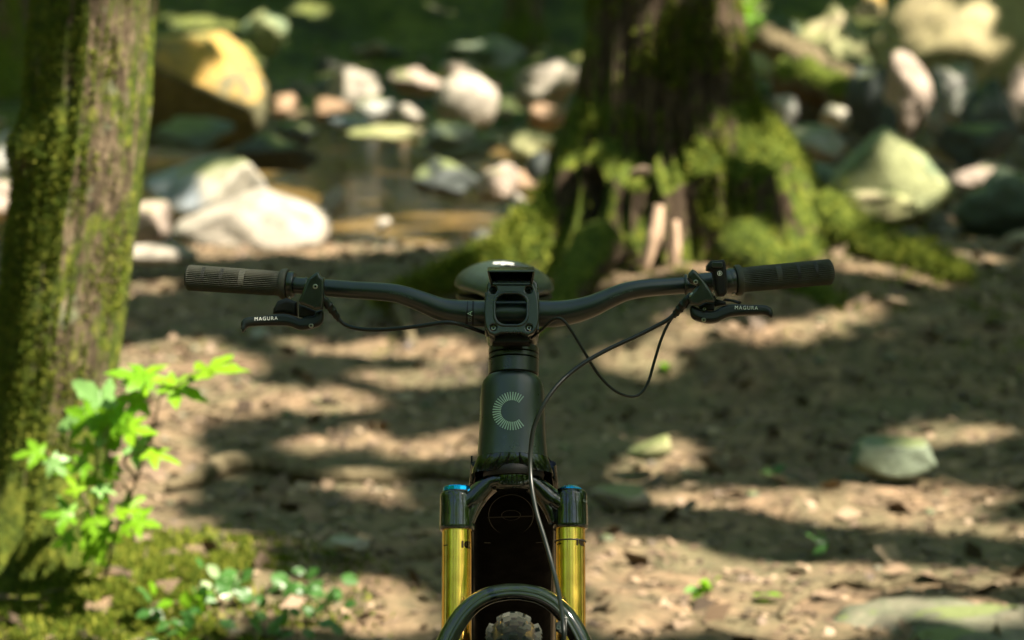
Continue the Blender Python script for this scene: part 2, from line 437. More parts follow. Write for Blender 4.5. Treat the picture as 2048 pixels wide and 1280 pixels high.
rock(868, 1000, 142, 250, 15.3, 'white', 'round bright white rock in the middle of the stream', rough=.08, cut=0)
rock(700, 800, 192, 250, 14.9, 'grey', 'grey stone below the pinkish stones in the stream', seed=12)
rock(785, 858, 205, 252, 14.6, 'white', 'small white stone left of the round white rock', sub=3)
rock(1025, 1175, 115, 205, 17.6, 'white', 'long pale rock sloping down behind the left edge of the big trunk', lean=.2, depth=.6)
rock(828, 1015, 238, 318, 13.8, 'teal', 'low dark green stone below the round white rock')
rock(800, 962, 313, 388, 12.9, 'dark', 'flat black stone in the water right of the brown pool')
rock(945, 1040, 325, 402, 12.6, 'pink', 'dull pink stone between the black stone and the big tree')
rock(288, 570, 292, 440, 12.2, 'bluegrey', 'rounded blue grey boulder behind the large pale boulder', rough=.1)
rock(455, 640, 262, 340, 13.9, 'dark', 'dark slab behind the blue grey boulder', seed=31)
rock(290, 470, 235, 300, 14.6, 'teal', 'shaded mossy slab at the foot of the ochre boulder', seed=33)
rock(335, 664, 372, 512, 10.75, 'white', 'large pale boulder on the near bank left of the handlebar', rough=.09, depth=.6, cut=0, planes=((-.62, -.1, .8, .52), (.55, 0, .8, .78), (.3, -.8, .3, .7), (-.2, -.9, .1, .75)))
rock(235, 345, 380, 490, 11.0, 'pink', 'pinkish boulder between the near trunk and the large pale boulder', rough=.1)
rock(225, 396, 488, 536, 9.7, 'white', 'flat white stone right beside the near trunk', depth=.6, sub=3, rough=.1, cut=0)
rock(640, 700, 372, 432, 11.3, 'pink', 'small pink stone against the right end of the large pale boulder', sub=3)
rock(748, 782, 434, 472, 10.75, 'white', 'tiny white pebble on the sunny bank', 'stone', name='stone', sub=3)
rock(1012, 1066, 384, 452, 9.9, 'white', 'upright white stone at the left root of the big tree', name='stone', sub=3)
rock(-60, 66, 262, 362, 12.6, 'bluegrey', 'grey boulder left of the near trunk, upper of two')
rock(-80, 60, 345, 450, 11.5, 'pink', 'pinkish boulder left of the near trunk, lower of two')
rock(1650, 1912, 244, 428, 12.3, 'green', 'large green algae covered boulder right of the big tree', rough=.08, depth=.6, cut=0, planes=((.72, -.1, .7, .55), (-.75, 0, .6, .62), (.25, -.85, .2, .6), (-.5, -.8, 0, .6)))
rock(1565, 1720, 318, 405, 12.6, 'teal', 'low green slab left of the large green boulder', seed=3)
rock(1625, 1850, 368, 440, 11.4, 'tan', 'low tan rock in front of the large green boulder', depth=.4)
rock(1905, 2140, 330, 470, 11.2, 'teal', 'dark green boulder at the right edge of the picture', rough=.12)
rock(1890, 2020, 322, 380, 13.0, 'pink', 'pale slab behind the dark green boulder at the right edge', seed=44)
rock(1560, 1700, 248, 325, 14.4, 'grey', 'grey slab behind the right side of the big trunk', seed=9)
rock(1545, 1600, 178, 262, 15.6, 'grey', 'narrow grey stone peeping out right of the big trunk', sub=3)
rock(1636, 1700, 206, 262, 15.4, 'bluegrey', 'small blue grey stone between the slab and the black boulder', sub=3)
rock(1690, 1815, 105, 262, 15.8, 'dark', 'black boulder standing behind the green boulder', rough=.12)
rock(1755, 1870, 98, 262, 15.2, 'pink', 'tall pinkish stone beside the black boulder', lean=-.15)
rock(1845, 1960, 125, 250, 15.9, 'grey', 'grey boulder under the overhanging streaked boulder', seed=51)
rock(1920, 2050, 155, 320, 14.6, 'dark', 'large black stone below the streaked boulder at the right', rough=.1)
rock(1995, 2120, 125, 250, 16.2, 'pink', 'pink stone at the far right edge above the black stone', seed=61)
rock(1735, 2130, -60, 178, 18.2, 'big', 'huge streaked boulder filling the upper right corner', lean=.25, depth=.6, rough=.14)
rock(1575, 1760, -10, 165, 20.2, 'tan', 'sunlit yellow green rock left of the streaked boulder', seed=71)
rock(1490, 1640, 60, 165, 18.6, 'tan', 'pale mossy rock right of the top of the big trunk', seed=73)
rock(1760, 1800, 200, 300, 14.2, 'dark', 'dark stone wedged under the tall pinkish stone', sub=3)
rock(1860, 2040, 225, 345, 13.6, 'dark', 'dark wet stone behind the large green boulder', seed=77)
rock(880, 1012, 70, 132, 19.5, 'greygreen', 'long grey green rock in shade above the round white rock', depth=.6, seed=201)
rock(600, 700, 60, 120, 21.0, 'teal', 'dim mossy rock high on the far bank above the cream rock', seed=203)
rock(545, 640, 236, 290, 14.9, 'dark', 'dark low stone under the orange stones in the stream', seed=205)
rock(655, 745, 222, 262, 14.6, 'bluegrey', 'blue grey stone just below the flat orange stone', seed=207, sub=3)
rock(690, 860, 248, 286, 14.1, 'tan', 'flat tan gravel ridge in the stream below the small stones', seed=209, depth=.4)
rock(1040, 1130, 205, 262, 15.6, 'orange', 'rusty orange stone left of the big trunk', seed=211, sub=3)
rock(1010, 1110, 255, 318, 14.0, 'tan', 'tan stone beside the left root flare of the big tree', seed=213, sub=3)
rock(1050, 1120, 300, 372, 12.9, 'dark', 'dark stone in the gap beside the left root flare', seed=215, sub=3)
rock(970, 1080, 340, 385, 12.9, 'orange', 'low orange stone between the water and the left root flare', seed=217, sub=3)
rock(880, 960, 120, 160, 18.2, 'pink', 'pinkish stone just behind the round white rock', seed=219, sub=3)
rock(1580, 1760, 170, 262, 17.0, 'dark', 'dark rock face under the pale fallen log', seed=221)
rock(1700, 1780, -20, 60, 21, 'yellow', 'yellow green rock top left of the huge streaked boulder', seed=223)
rock(1870, 1990, 176, 262, 15.0, 'bluegrey', 'blue grey block between the pinkish stone and the black stone', seed=225)
rock(1500, 1600, 20, 90, 20, 'greygreen', 'pale shaded rock behind the upper right side of the big trunk', seed=227)
# path stones
rock(1696, 1874, 866, 976, 6.22, 'greygreen', 'grey green stone on the path, right of the bicycle', name='stone', depth=.6, rough=.1, cut=0, planes=((0, -.2, 1, .55), (.1, -1, .1, .55), (1, -.2, .3, .8), (-1, 0, .2, .8)))
rock(1590, 2180, 1186, 1420, 4.86, 'path', 'broad embedded stone in the lower right corner', depth=.7, rough=.2, cut=0, planes=((0, -.15, 1, .45), (-.6, -.2, .8, .6), (.5, -.2, .8, .7)))
rock(640, 752, 1068, 1130, None, 'grey', 'flat grey stone on the path left of the fork', name='stone', depth=.6, sub=3)
rock(1262, 1352, 868, 945, 6.35, 'tan', 'small pointed tan stone on the path right of the head tube', name='stone', sub=3, lean=.5, rough=.1, cut=0, planes=((-.8, 0, .7, .45), (.9, 0, .5, .6)))
rock(1176, 1304, 966, 1052, 6.0, 'pink', 'pinkish brown stone right of the fork crown', name='stone', sub=3, rough=.12)
rock(500, 545, 655, 690, None, 'grey', 'small pale stone under the left brake lever', name='stone', sub=3)
# gravel and small stones of the stream bed and banks
def stones(name, label, k, xr, yr, smin, smax, seed, tone):
    r = np.random.default_rng(seed); bm = bmesh.new(); bmesh.ops.create_icosphere(bm, subdivisions=2, radius=1)
    ic = np.array([v.co[:] for v in bm.verts]); jf = np.array([[v.index for v in f.verts] for f in bm.faces]); bm.free(); V_, F_ = [], []
    y = r.uniform(*yr, k); x = r.uniform(-1, 1, k)*(y*.26)+0
    kp = ~((x > -1.2) & (x < .3) & (y > 11.6) & (y < 14.2)); x, y = x[kp], y[kp]
    for i in range(len(x)):
        s_ = smin*(smax/smin)**(r.random()**1.6); s3 = s_*np.array([1, r.uniform(.6, 1), r.uniform(.45, .8)])
        q = ic*(1+.22*fbm(ic[:, 0]*1.4+i*3.1, ic[:, 1]*1.4, ic[:, 2]*1.4, 5, 3))[:, None]; q = q*s3; a = r.uniform(0, 6.28)
        q = np.stack([q[:, 0]*math.cos(a)-q[:, 1]*math.sin(a), q[:, 0]*math.sin(a)+q[:, 1]*math.cos(a), q[:, 2]], 1)
        V_.append(q+[x[i], y[i], float(hbase(x[i], y[i]))+s3[2]*.25]); F_.append(jf+i*len(ic))
    m, n, b = newmat(name); ge = n.nodes.new('ShaderNodeNewGeometry'); v = worldpos(n)
    cc = ramp(n, ge.outputs['Random Per Island'], tone).outputs[0]
    cc = mixc(n, ramp(n, noise(n, v, 12, 6, .7), [(.4, (0, 0, 0)), (.7, (.7,)*3)]).outputs[0], cc, (.04, .045, .03)); n.links.new(cc, b.inputs['Base Color']); b.inputs['Roughness'].default_value = .6
    tag(link(name, npmesh(np.concatenate(V_), np.concatenate(F_)), m), label, None, None, 'stuff')
stones('stream_gravel', 'gravel and cobbles packed between the stream boulders', 1900, None, (10.9, 20.5), .025, .11, 77, [(0, (.03, .032, .026)), (.35, (.08, .07, .05)), (.6, (.17, .115, .07)), (.85, (.25, .17, .10)), (1, (.33, .27, .20))])
# the rest of the stream bed and bank: boulders one cannot tell apart
rs = np.random.default_rng(4)
for k in range(46):
    px = rs.uniform(-150, 2200); y = rs.uniform(12.5, 19.5) if k < 26 else rs.uniform(19, 30)
    if 200 < px < 1650 and y < 17.5: continue
    g = float(hbase((px-1024)/FPX*y, y)); w_ = rs.uniform(.18, .42)*(1 if y < 19 else 1.5)
    t = y/cp; pyc = 640-FPX*((math.tan(math.atan2(g-CAM_H, y)+PITCH)))
    wpx = w_*FPX/t
    hpx = wpx*rs.uniform(.35, .7)
    rock(px-wpx/2, px+wpx/2, pyc-hpx*.55, pyc+hpx*.3, y, rs.choice(['dark', 'teal', 'dark', 'grey', 'green']),
         'dark stone lying among many others in the shaded stream bed' if y < 19 else 'mossy dark boulder on the shaded far bank', 'rock', 100+k,
         'shaded stones in the stream bed' if y < 19 else 'shaded boulders on the far bank', sub=3)

# ================================================================ BARK
def barkmat(name, moss_dir=(-1, 0, 0), moss=.5, seed=0., bark=((.03, .022, .014), (.10, .07, .045), (.20, .15, .10)), lichen=True, top=.6, vs=.22, absx=0., gs=7.5, lowz=0.):
    m, n, b = newmat(name)
    v = worldpos(n, (1, 1, vs)); v2 = worldpos(n)
    f = noise(n, v, 42, 8, .7, .6); g = noise(n, worldpos(n, (1, 1, .5)), gs, 8, .72, .8); h = noise(n, v2, 26, 6, .7)
    bk = ramp(n, f, [(.32, bark[0]), (.5, bark[1]), (.68, bark[2])]).outputs[0]
    if lichen:
        l = noise(n, v2, 11, 7, .75, .5); bk = mixc(n, ramp(n, l, [(.56, (0, 0, 0)), (.66, (.75,)*3)]).outputs[0], bk, (.24, .29, .17))
    ms = ramp(n, h, [(.3, (.016, .030, .004)), (.5, (.065, .095, .009)), (.7, (.21, .23, .030))]).outputs[0]
    ge = n.nodes.new('ShaderNodeNewGeometry'); d = n.nodes.new('ShaderNodeVectorMath'); d.operation = 'DOT_PRODUCT'
    n.links.new(ge.outputs['Normal'], d.inputs[0]); d.inputs[1].default_value = (moss_dir[0]*.28, moss_dir[1]*.28, top)
    k = math_(n, 'ADD', g, d.outputs['Value'])
    if lowz:
        sz = n.nodes.new('ShaderNodeSeparateXYZ'); n.links.new(ge.outputs['Position'], sz.inputs[0])
        k = math_(n, 'ADD', k, math_(n, 'MULTIPLY', math_(n, 'SUBTRACT', 1.0, sz.outputs[2]), lowz))
    if absx:
        se = n.nodes.new('ShaderNodeSeparateXYZ'); n.links.new(ge.outputs['Normal'], se.inputs[0])
        k = math_(n, 'ADD', k, math_(n, 'MULTIPLY', math_(n, 'POWER', math_(n, 'ABSOLUTE', se.outputs[0]), 6.), absx))
    k = math_(n, 'ADD', k, math_(n, 'MULTIPLY', math_(n, 'SUBTRACT', h, .5), .35))
    cc = mixc(n, ramp(n, k, [(.62-.3*moss, (0, 0, 0)), (.70-.3*moss, (1,)*3)]).outputs[0], bk, ms)
    n.links.new(cc, b.inputs['Base Color']); b.inputs['Roughness'].default_value = .9; b.inputs['Specular IOR Level'].default_value = .2
    bump(n, b, math_(n, 'ADD', f, math_(n, 'MULTIPLY', h, .6)), 1, .03); return m
M['bark_near'] = barkmat('mossy_bark_near', (-.62, .2, 0), .86, 0, ((.02, .014, .009), (.10, .075, .045), (.27, .21, .135)), absx=.5, gs=9, lowz=.12, vs=.5)
M['bark_big'] = barkmat('mossy_bark_big', (-.3, .2, 0), .24, 0, ((.014, .010, .006), (.060, .042, .026), (.17, .125, .08)), False, .75)
M['bark_dark'] = barkmat('dark_bark', (0, 0, 0), .3)
M['root'] = barkmat('mossy_root', (0, 0, 0), .85, 0, ((.03, .02, .01), (.10, .07, .04), (.2, .15, .1)), False, .5)
M['bare_root'] = barkmat('bare_root', (0, 0, 0), -2, 0, ((.05, .04, .02), (.16, .13, .075), (.30, .25, .15)), False, .25)
m, n, b = newmat('splintered_wood'); v = worldpos(n, (1, 1, .12)); f = noise(n, v, 60, 6, .6)
n.links.new(ramp(n, f, [(.3, (.10, .065, .04)), (.6, (.40, .28, .19))]).outputs[0], b.inputs['Base Color']); b.inputs['Roughness'].default_value = .8
bump(n, b, f, .8, .01); M['splinter'] = m

# moss clumps: many tiny blades on a surface, one part
m, n, b = newmat('moss_blades'); ge = n.nodes.new('ShaderNodeNewGeometry')
cc = ramp(n, ge.outputs['Random Per Island'], [(0, (.035, .065, .005)), (.5, (.095, .135, .010)), (1, (.24, .25, .035))]).outputs[0]
n.links.new(cc, b.inputs['Base Color']); b.inputs['Roughness'].default_value = .8
b.inputs['Specular IOR Level'].default_value = .2
tr = n.nodes.new('ShaderNodeBsdfTranslucent'); n.links.new(cc, tr.inputs[0]); mx = n.nodes.new('ShaderNodeMixShader'); mx.inputs[0].default_value = .35
n.links.new(b.outputs[0], mx.inputs[1]); n.links.new(tr.outputs[0], mx.inputs[2]); n.links.new(mx.outputs[0], n.nodes['Material Output'].inputs[0])
M['moss'] = m
def tufts(pts, nrm, size, seed=1):
    """thin triangles standing on the given points"""
    r = np.random.default_rng(seed); k = len(pts); pts = np.asarray(pts); nrm = np.asarray(nrm)
    d = nrm+r.normal(size=(k, 3))*.55; d /= np.linalg.norm(d, axis=1)[:, None]
    s = r.normal(size=(k, 3)); s -= d*(s*d).sum(1)[:, None]; s /= np.linalg.norm(s, axis=1)[:, None]
    L = size*r.uniform(.5, 1.3, k)[:, None]
    a = pts-s*L*.28-nrm*.002; b_ = pts+s*L*.28-nrm*.002; c = pts+d*L
    v = np.stack([a, b_, c], 1).reshape(-1, 3); return npmesh(v, np.arange(3*k).reshape(-1, 3))

def trunk_surface(zs, cx, cy, rad, nth=220):
    """cx, cy, rad(theta array, z) -> ring mesh arrays"""
    th = np.linspace(0, 2*math.pi, nth, endpoint=False)
    v = []
    for z in zs:
        r = rad(th, z); v.append(np.stack([cx(z)+r*np.cos(th), cy(z)+r*np.sin(th), np.full(nth, z)], 1))
    v = np.array(v); i = np.arange(len(zs)*nth).reshape(len(zs), nth)
    j = np.roll(i, -1, 1); f = np.stack([i[:-1], j[:-1], j[1:], i[1:]], -1).reshape(-1, 4)
    return v, f
def surf_samples(v, k, r):
    """random points + outward normals on ring surface v[nz, nth, 3]"""
    nz, nth = v.shape[:2]; a = r.integers(0, nz-1, k); c = r.integers(0, nth, k); d = (c+1) % nth
    u, w_ = r.random(k)[:, None], r.random(k)[:, None]
    p = v[a, c]*(1-u)*(1-w_)+v[a, d]*u*(1-w_)+v[a+1, c]*(1-u)*w_+v[a+1, d]*u*w_
    nn = np.cross(v[a, d]-v[a, c], v[a+1, c]-v[a, c]); nn /= np.linalg.norm(nn, axis=1)[:, None]+1e-9
    return p, nn

# ---- near tree
tab = [(0, 70, 316), (100, 60, 312), (200, 57, 305), (300, 45, 296), (400, 35, 282), (500, 20, 268), (600, 6, 255), (700, -5, 240), (800, -15, 224),
       (900, -32, 212), (1000, -52, 206), (1100, -78, 216), (1180, -110, 240), (1250, -150, 268), (1330, -190, 300)]
tz = np.array([P(0, t[0], LTY).z for t in tab])[::-1]
tc = np.array([P((t[1]+t[2])/2, t[0], LTY).x for t in tab])[::-1]
trd = np.array([(P(t[2], t[0], LTY).x-P(t[1], t[0], LTY).x)/2 for t in tab])[::-1]
slope = (tc[-1]-tc[-3])/(tz[-1]-tz[-3])
def ncx(z): return np.interp(z, tz, tc) if z < tz[-1] else tc[-1]+slope*(z-tz[-1])*.8
def nrad(th, z):
    r = np.interp(z, tz, trd) if z < tz[-1] else trd[-1]*(1-.05*(z-tz[-1]))
    q = np.cos(th), np.sin(th)
    r = r*(1+.07*fbm(q[0]*1.3+5, q[1]*1.3, z*1.1, 5, 3)+.035*fbm(q[0]*6, q[1]*6, z*2.4, 15, 4)+.02*fbm(q[0]*22, q[1]*22, z*9, 17, 3))
    r = r*(1+.25*np.exp(-max(z, 0)/.12)*np.cos(3*th+.6))
    knot = np.exp(-((np.angle(np.exp(1j*(th-3.6))))/.4)**2-((z-1.02)/.05)**2); return r+.03*knot
zs = np.concatenate([np.arange(-.12, 1.45, .008), np.arange(1.46, 7.5, .12)])
nt_root = empty('tree', (LTX, LTY, 0))
v, f = trunk_surface(zs, ncx, lambda z: LTY+0*z, nrad, 260)
trk = link('trunk', npmesh(v.reshape(-1, 3), f), M['bark_near'], nt_root)
r_ = np.random.default_rng(2); p, nn = surf_samples(v[:196], 60000, r_)
side = -nn[:, 0]*.5+.5; g_ = fbm(p[:, 0]*7, p[:, 1]*7, p[:, 2]*4, 33, 4); keep = (g_+side*1.3-.55 > .25) & (nn[:, 1] < .5)
mo = link('moss', tufts(p[keep], nn[keep], .010, 3), M['moss'], nt_root); mo['kind'] = 'stuff'
tag(nt_root, 'slim leaning tree with moss on its left side at the left edge', 'tree')

# ---- big tree with its broken stump foot
bz = np.array([-.1, .09, .265, .35, .445, .6, .72, .81, 1.17, 2.5])
bL = np.array([.80, .72, .62, .55, .48, .43, .37, .33, .285, .25])
bR = np.array([.86, .80, .72, .63, .58, .51, .43, .345, .275, .25])
def brad(th, z):
    c, s = np.cos(th), np.sin(th)
    l = np.interp(z, bz, bL); r = np.interp(z, bz, bR); w_ = .5+.5*c; side_ = l*(1-w_)+r*w_
    jag = .60+.05*vnoise(th*5, 0, 0, 4)+.04*vnoise(th*16, 2, 0, 6)
    led = ss(jag+.05, jag-.03, z)
    front = np.where(s < 0, .275+led*(.20+.08*ss(.6, .0, z)), .30+.35*ss(.6, 0, z))
    a = np.abs(s)**1.6; rr = side_*(1-a)+front*a
    amp = .10*ss(1.3, .2, z)
    rdg = fbm(c*3.1+2, s*3.1, z*.9, 41, 4)
    rr = rr*(1+amp*rdg)+.016*fbm(c*9, s*9, z*5, 43, 4)*ss(1.4, .3, z)+.030*fbm(c*13, s*13, z*1.6, 44, 4)*ss(1.5, .5, z)
    rr = rr-.15*led*(s < 0)*ss(.0, .35, vnoise(c*6.5+1, s*6.5, z*1.6, 47))*ss(0, .1, z)*ss(.62, .5, z)*.55*ss(.45, .05, c)
    return rr
zs = np.concatenate([np.arange(-.12, 1.5, .01), np.arange(1.52, 9, .2)])
bt = empty('tree', (BTX, BTY, 0))
v, f = trunk_surface(zs, lambda z: BTX-.01*z, lambda z: BTY+0*z, brad, 300)
link('trunk', npmesh(v.reshape(-1, 3), f), M['bark_big'], bt)
p, nn = surf_samples(v[:160], 90000, r_)
g_ = fbm(p[:, 0]*4, p[:, 1]*4, p[:, 2]*4, 35, 4); keep = (g_*1.7+nn[:, 2]*1.3+np.abs(nn[:, 0])**3*.5-.35*ss(.75, 1.0, p[:, 2])-.6*ss(.45, .2, p[:, 2])*ss(.45, .2, np.abs(p[:, 0]-BTX-.03)) > .58) & (nn[:, 1] < .6)
mo = link('moss', tufts(p[keep], nn[keep], .018, 4), M['moss'], bt); mo['kind'] = 'stuff'
def rootsweep(name, pts, rads, mat, parent, seed=0, seg=18, nn=8):
    q = catmull(pts, nn); rr = np.interp(np.linspace(0, len(rads)-1, len(q)), range(len(rads)), rads)
    v, f = tube(q, list(rr), seg); v = np.array([list(p) for p in v])
    v += (fbm(v[:, 0]*9, v[:, 1]*9, v[:, 2]*9, seed, 4)[:, None])*np.repeat(rr, seg)[:, None]*.28*np.array([.3, .5, 1])
    me = bpy.data.meshes.new(name); me.from_pydata(v.tolist(), [], f)
    return link(name, me, mat, parent)
def gp(px, py, dz=0.): return G(px, py, dz)
def addmoss(o, parent, k, size, seed):
    me = o.data; r = np.random.default_rng(seed); me.update()
    pc = np.array([list(q.center) for q in me.polygons]); pn = np.array([list(q.normal) for q in me.polygons])
    pc += np.array([list(WL[o.name])]); ok = pn[:, 2] > -.1; pc, pn = pc[ok], pn[ok]
    i = r.integers(0, len(pc), k); pp = pc[i]+r.normal(size=(k, 3))*.02
    m_ = link('moss', tufts(pp, pn[i], size, seed), M['moss'], parent); m_['kind'] = 'stuff'
o = rootsweep('root', [P(1640, 445, 8.75), P(1720, 492, 8.6), P(1800, 515, 8.5), P(1870, 533, 8.42), P(1935, 556, 8.3)], [.12, .085, .06, .045, .015], M['root'], bt, 3); addmoss(o, bt, 4500, .015, 8)
o = rootsweep('root', [P(1140, 430, 8.8), P(1060, 500, 8.65), P(960, 545, 8.6), P(870, 575, 8.5), P(760, 600, 8.4)], [.14, .10, .07, .045, .015], M['root'], bt, 5); addmoss(o, bt, 7000, .02, 9)
o = rootsweep('root', [P(1200, 480, 8.4), P(1150, 560, 8.15), P(1110, 640, 8.0), P(1060, 680, 7.8)], [.10, .07, .045, .015], M['bark_big'], bt, 6); addmoss(o, bt, 700, .015, 10)
o = rootsweep('root', [P(1480, 500, 8.45), P(1560, 560, 8.25), P(1640, 600, 8.1), P(1720, 640, 7.9)], [.13, .09, .06, .02], M['bark_big'], bt, 7); addmoss(o, bt, 1500, .015, 11)
for k, (x0, y0, x1, y1, rr) in enumerate([(1318, 412, 1288, 540, .030), (1352, 440, 1346, 560, .018), (1262, 350, 1302, 340, .022)]):
    rootsweep('splinter', [P(x0, y0, 8.36), P((x0+x1)/2+4, (y0+y1)/2, 8.33), P(x1, y1, 8.32)], [rr*.6, rr, rr*.5], M['splinter'], bt, k, 10, 6)
tag(bt, 'thick moss covered tree with a broken stump grown into its foot', 'tree')

# ---- roots crossing the path
def droop(pts, up): return [gp(a, b_, up) for a, b_ in pts]
o = rootsweep('exposed_root', droop([(335, 990), (400, 968), (450, 946), (540, 950), (650, 968), (760, 966), (860, 958), (1000, 975)], .020), [.010, .026, .032, .028, .026, .024, .020, .010], M['bare_root'], None, 12)
tag(o, 'long wavy root crossing the path behind the left fork leg', 'root')
o = rootsweep('exposed_root', [gp(730, 590, .03), gp(765, 618, .05), gp(800, 650, .04), gp(830, 702, .01)], [.02, .03, .03, .012], M['bare_root'], None, 13)
tag(o, 'short pale root sloping below the left half of the handlebar', 'root')
o = rootsweep('exposed_root', droop([(800, 1130), (850, 1112), (900, 1106), (960, 1110)], .005), [.01, .025, .025, .01], M['bare_root'], None, 14)
tag(o, 'dark root just left of the fork near the wheel', 'root')
o = rootsweep('exposed_root', droop([(1560, 1240), (1600, 1200), (1680, 1172), (1760, 1180), (1850, 1160), (1960, 1190)], .004), [.006, .014, .016, .012, .014, .006], M['bare_root'], None, 15)
tag(o, 'thin root lying over the broad stone at lower right', 'root')
o = rootsweep('fallen_log', [P(1490, 62, 17.6), P(1560, 92, 17.3), P(1640, 135, 17.0), P(1730, 182, 16.6)], [.10, .12, .11, .07], M['bare_root'], None, 16)
tag(o, 'pale fallen log sloping down to the right of the big trunk', 'log')
o = rootsweep('fallen_log', [P(1560, 150, 16.4), P(1640, 172, 16.2), P(1720, 200, 16.0)], [.12, .14, .12], M['bark_dark'], None, 17)
tag(o, 'dark log lying under the pale fallen log', 'log')
# far trunks on the other bank
def far_tree(px, y, r0, h, label, lean=0.):
    x = (px-1024)/FPX*y/cp; z0 = float(hbase(x, y))
    e = empty('tree', (x, y, z0)); zz = np.arange(-.3, h, .15)
    v, f = trunk_surface(zz+z0, lambda z: x+lean*(z-z0), lambda z: y+0*z, lambda th, z: r0*(1+.8*np.exp(-max(z-z0, 0)/.25)*(1+.3*np.cos(4*th)))*(1+.08*fbm(np.cos(th)*2, np.sin(th)*2, z*2, int(px) % 50, 3)), 40)
    link('trunk', npmesh(v.reshape(-1, 3), f), M['bark_dark'], e); tag(e, label, 'tree'); return e
far_tree(1045, 20.5, .12, 7.5, 'dark thin trunk on the far bank above the saddle', .03)
far_tree(1105, 22.5, .18, 7.5, 'dark trunk on the far bank close to the big tree', -.05)
far_tree(20, 19.5, .3, 7.5, 'dark trunk in deep shade at the upper left corner')
gtrees = [(-3.2, -2.5, .20), (-1.1, -5.0, .26), (1.6, -3.6, .17), (4.0, -1.0, .24), (-5.2, 1.5, .22), (5.6, 3.2, .19), (-4.4, 6.5, .17), (3.0, -7.0, .3), (-2.4, -8.5, .22), (6.5, 8.0, .26)]  # unseen trunks added so the gloss parts reflect dark stripes
for k, (x_, y_, r_0) in enumerate(gtrees):
    zz = np.arange(-.3, 8, .2); e = empty('tree', (x_, y_, float(hbase(x_, y_))))
    v, f = trunk_surface(zz, lambda z: x_+.04*math.sin(k)*z, lambda z: y_+0*z, lambda th, z: r_0*(1+.8*np.exp(-max(z, 0)/.25))*(1+.08*fbm(np.cos(th)*2, np.sin(th)*2, z*2, 60+k, 3)), 36)
    link('trunk', npmesh(v.reshape(-1, 3), f), M['bark_dark'], e); tag(e, 'unseen dark trunk added to give the gloss parts something to reflect', 'tree', 'unseen trunks added for reflections')
far_tree(650, 26, .2, 7, 'shaded trunk high on the far bank above the ochre boulder', .02)
def kites(c, size, r, tilt=.8):
    k = len(c); nn = r.normal(size=(k, 3))*tilt+np.array([0, 0, 1.]); nn /= np.linalg.norm(nn, axis=1)[:, None]
    a = r.normal(size=(k, 3)); a -= nn*(a*nn).sum(1)[:, None]; a /= np.linalg.norm(a, axis=1)[:, None]; b_ = np.cross(nn, a)
    s = size*r.uniform(.7, 1.3, k)[:, None]
    v = np.stack([c-a*s*.5, c+b_*s*.42-a*s*.05+nn*s*.05, c+a*s*.6, c-b_*s*.42-a*s*.05+nn*s*.05], 1).reshape(-1, 3)
    return v
q4 = lambda k: np.arange(4*k).reshape(-1, 4)
r_ = np.random.default_rng(11)
# ================================================================ LITTER, MOSS, PEBBLES ON THE GROUND
def scatter_ground(k, x0, x1, y0, y1, seed):
    r = np.random.default_rng(seed); y = np.sqrt(r.uniform(y0**2, y1**2, k)); x = r.uniform(-1, 1, k)*(y*.26+.3)+(x0+x1)/2
    return np.stack([x, y, hfull(x, y)], 1), r
p, r = scatter_ground(16000, 0, 0, 3.6, 11.2, 5)
m_, n_, b_ = newmat('dead_leaf'); ge = n_.nodes.new('ShaderNodeNewGeometry')
n_.links.new(ramp(n_, ge.outputs['Random Per Island'], [(0, (.035, .022, .012)), (.4, (.09, .06, .036)), (.75, (.16, .11, .068)), (1, (.27, .20, .13))]).outputs[0], b_.inputs['Base Color']); b_.inputs['Roughness'].default_value = .7
v = kites(p+np.array([0, 0, .004]), .026, r, .3)
v[:4*900] = kites(p[:900]+np.array([0, 0, .012]), .062, r, .5)
tag(link('leaf_litter', npmesh(v, q4(len(p))), m_, None, False), 'dry brown leaf crumbs scattered over the path', None, None, 'stuff')
# twigs
p, r = scatter_ground(1500, 0, 0, 4.2, 10.5, 6); tw = MB()
for q in p:
    a = r.uniform(0, 6.28); L = r.uniform(.03, .16); d = Vector((math.cos(a), math.sin(a), r.uniform(-.1, .2)))
    s_ = Vector(q)+Vector((0, 0, .006)); vv_, ff_ = tube([s_, s_+d*L*.5+Vector((0, 0, .004)), s_+d*L], [.002, .0025, .001], 4); tw.add(vv_, ff_)
tag(tw.build('twigs', M['bare_root'], None, False), 'small twigs scattered over the leaf strewn path', None, None, 'stuff')
# pebbles
p, r = scatter_ground(420, 0, 0, 4.2, 11, 9); bm = bmesh.new(); bmesh.ops.create_icosphere(bm, subdivisions=1, radius=1)
ic = np.array([v.co[:] for v in bm.verts]); jf = np.array([[v.index for v in f.verts] for f in bm.faces]); bm.free()
vs_, fs_ = [], []
for i, q in enumerate(p):
    s_ = r.uniform(.006, .026)*np.array([1, r.uniform(.6, 1), .55]); vs_.append(ic*s_*(1+r.uniform(-.15, .15, (len(ic), 1)))+q); fs_.append(jf+i*len(ic))
tag(link('pebbles', npmesh(np.concatenate(vs_), np.concatenate(fs_)), RM['path']), 'small grey pebbles strewn over the path', None, None, 'stuff')
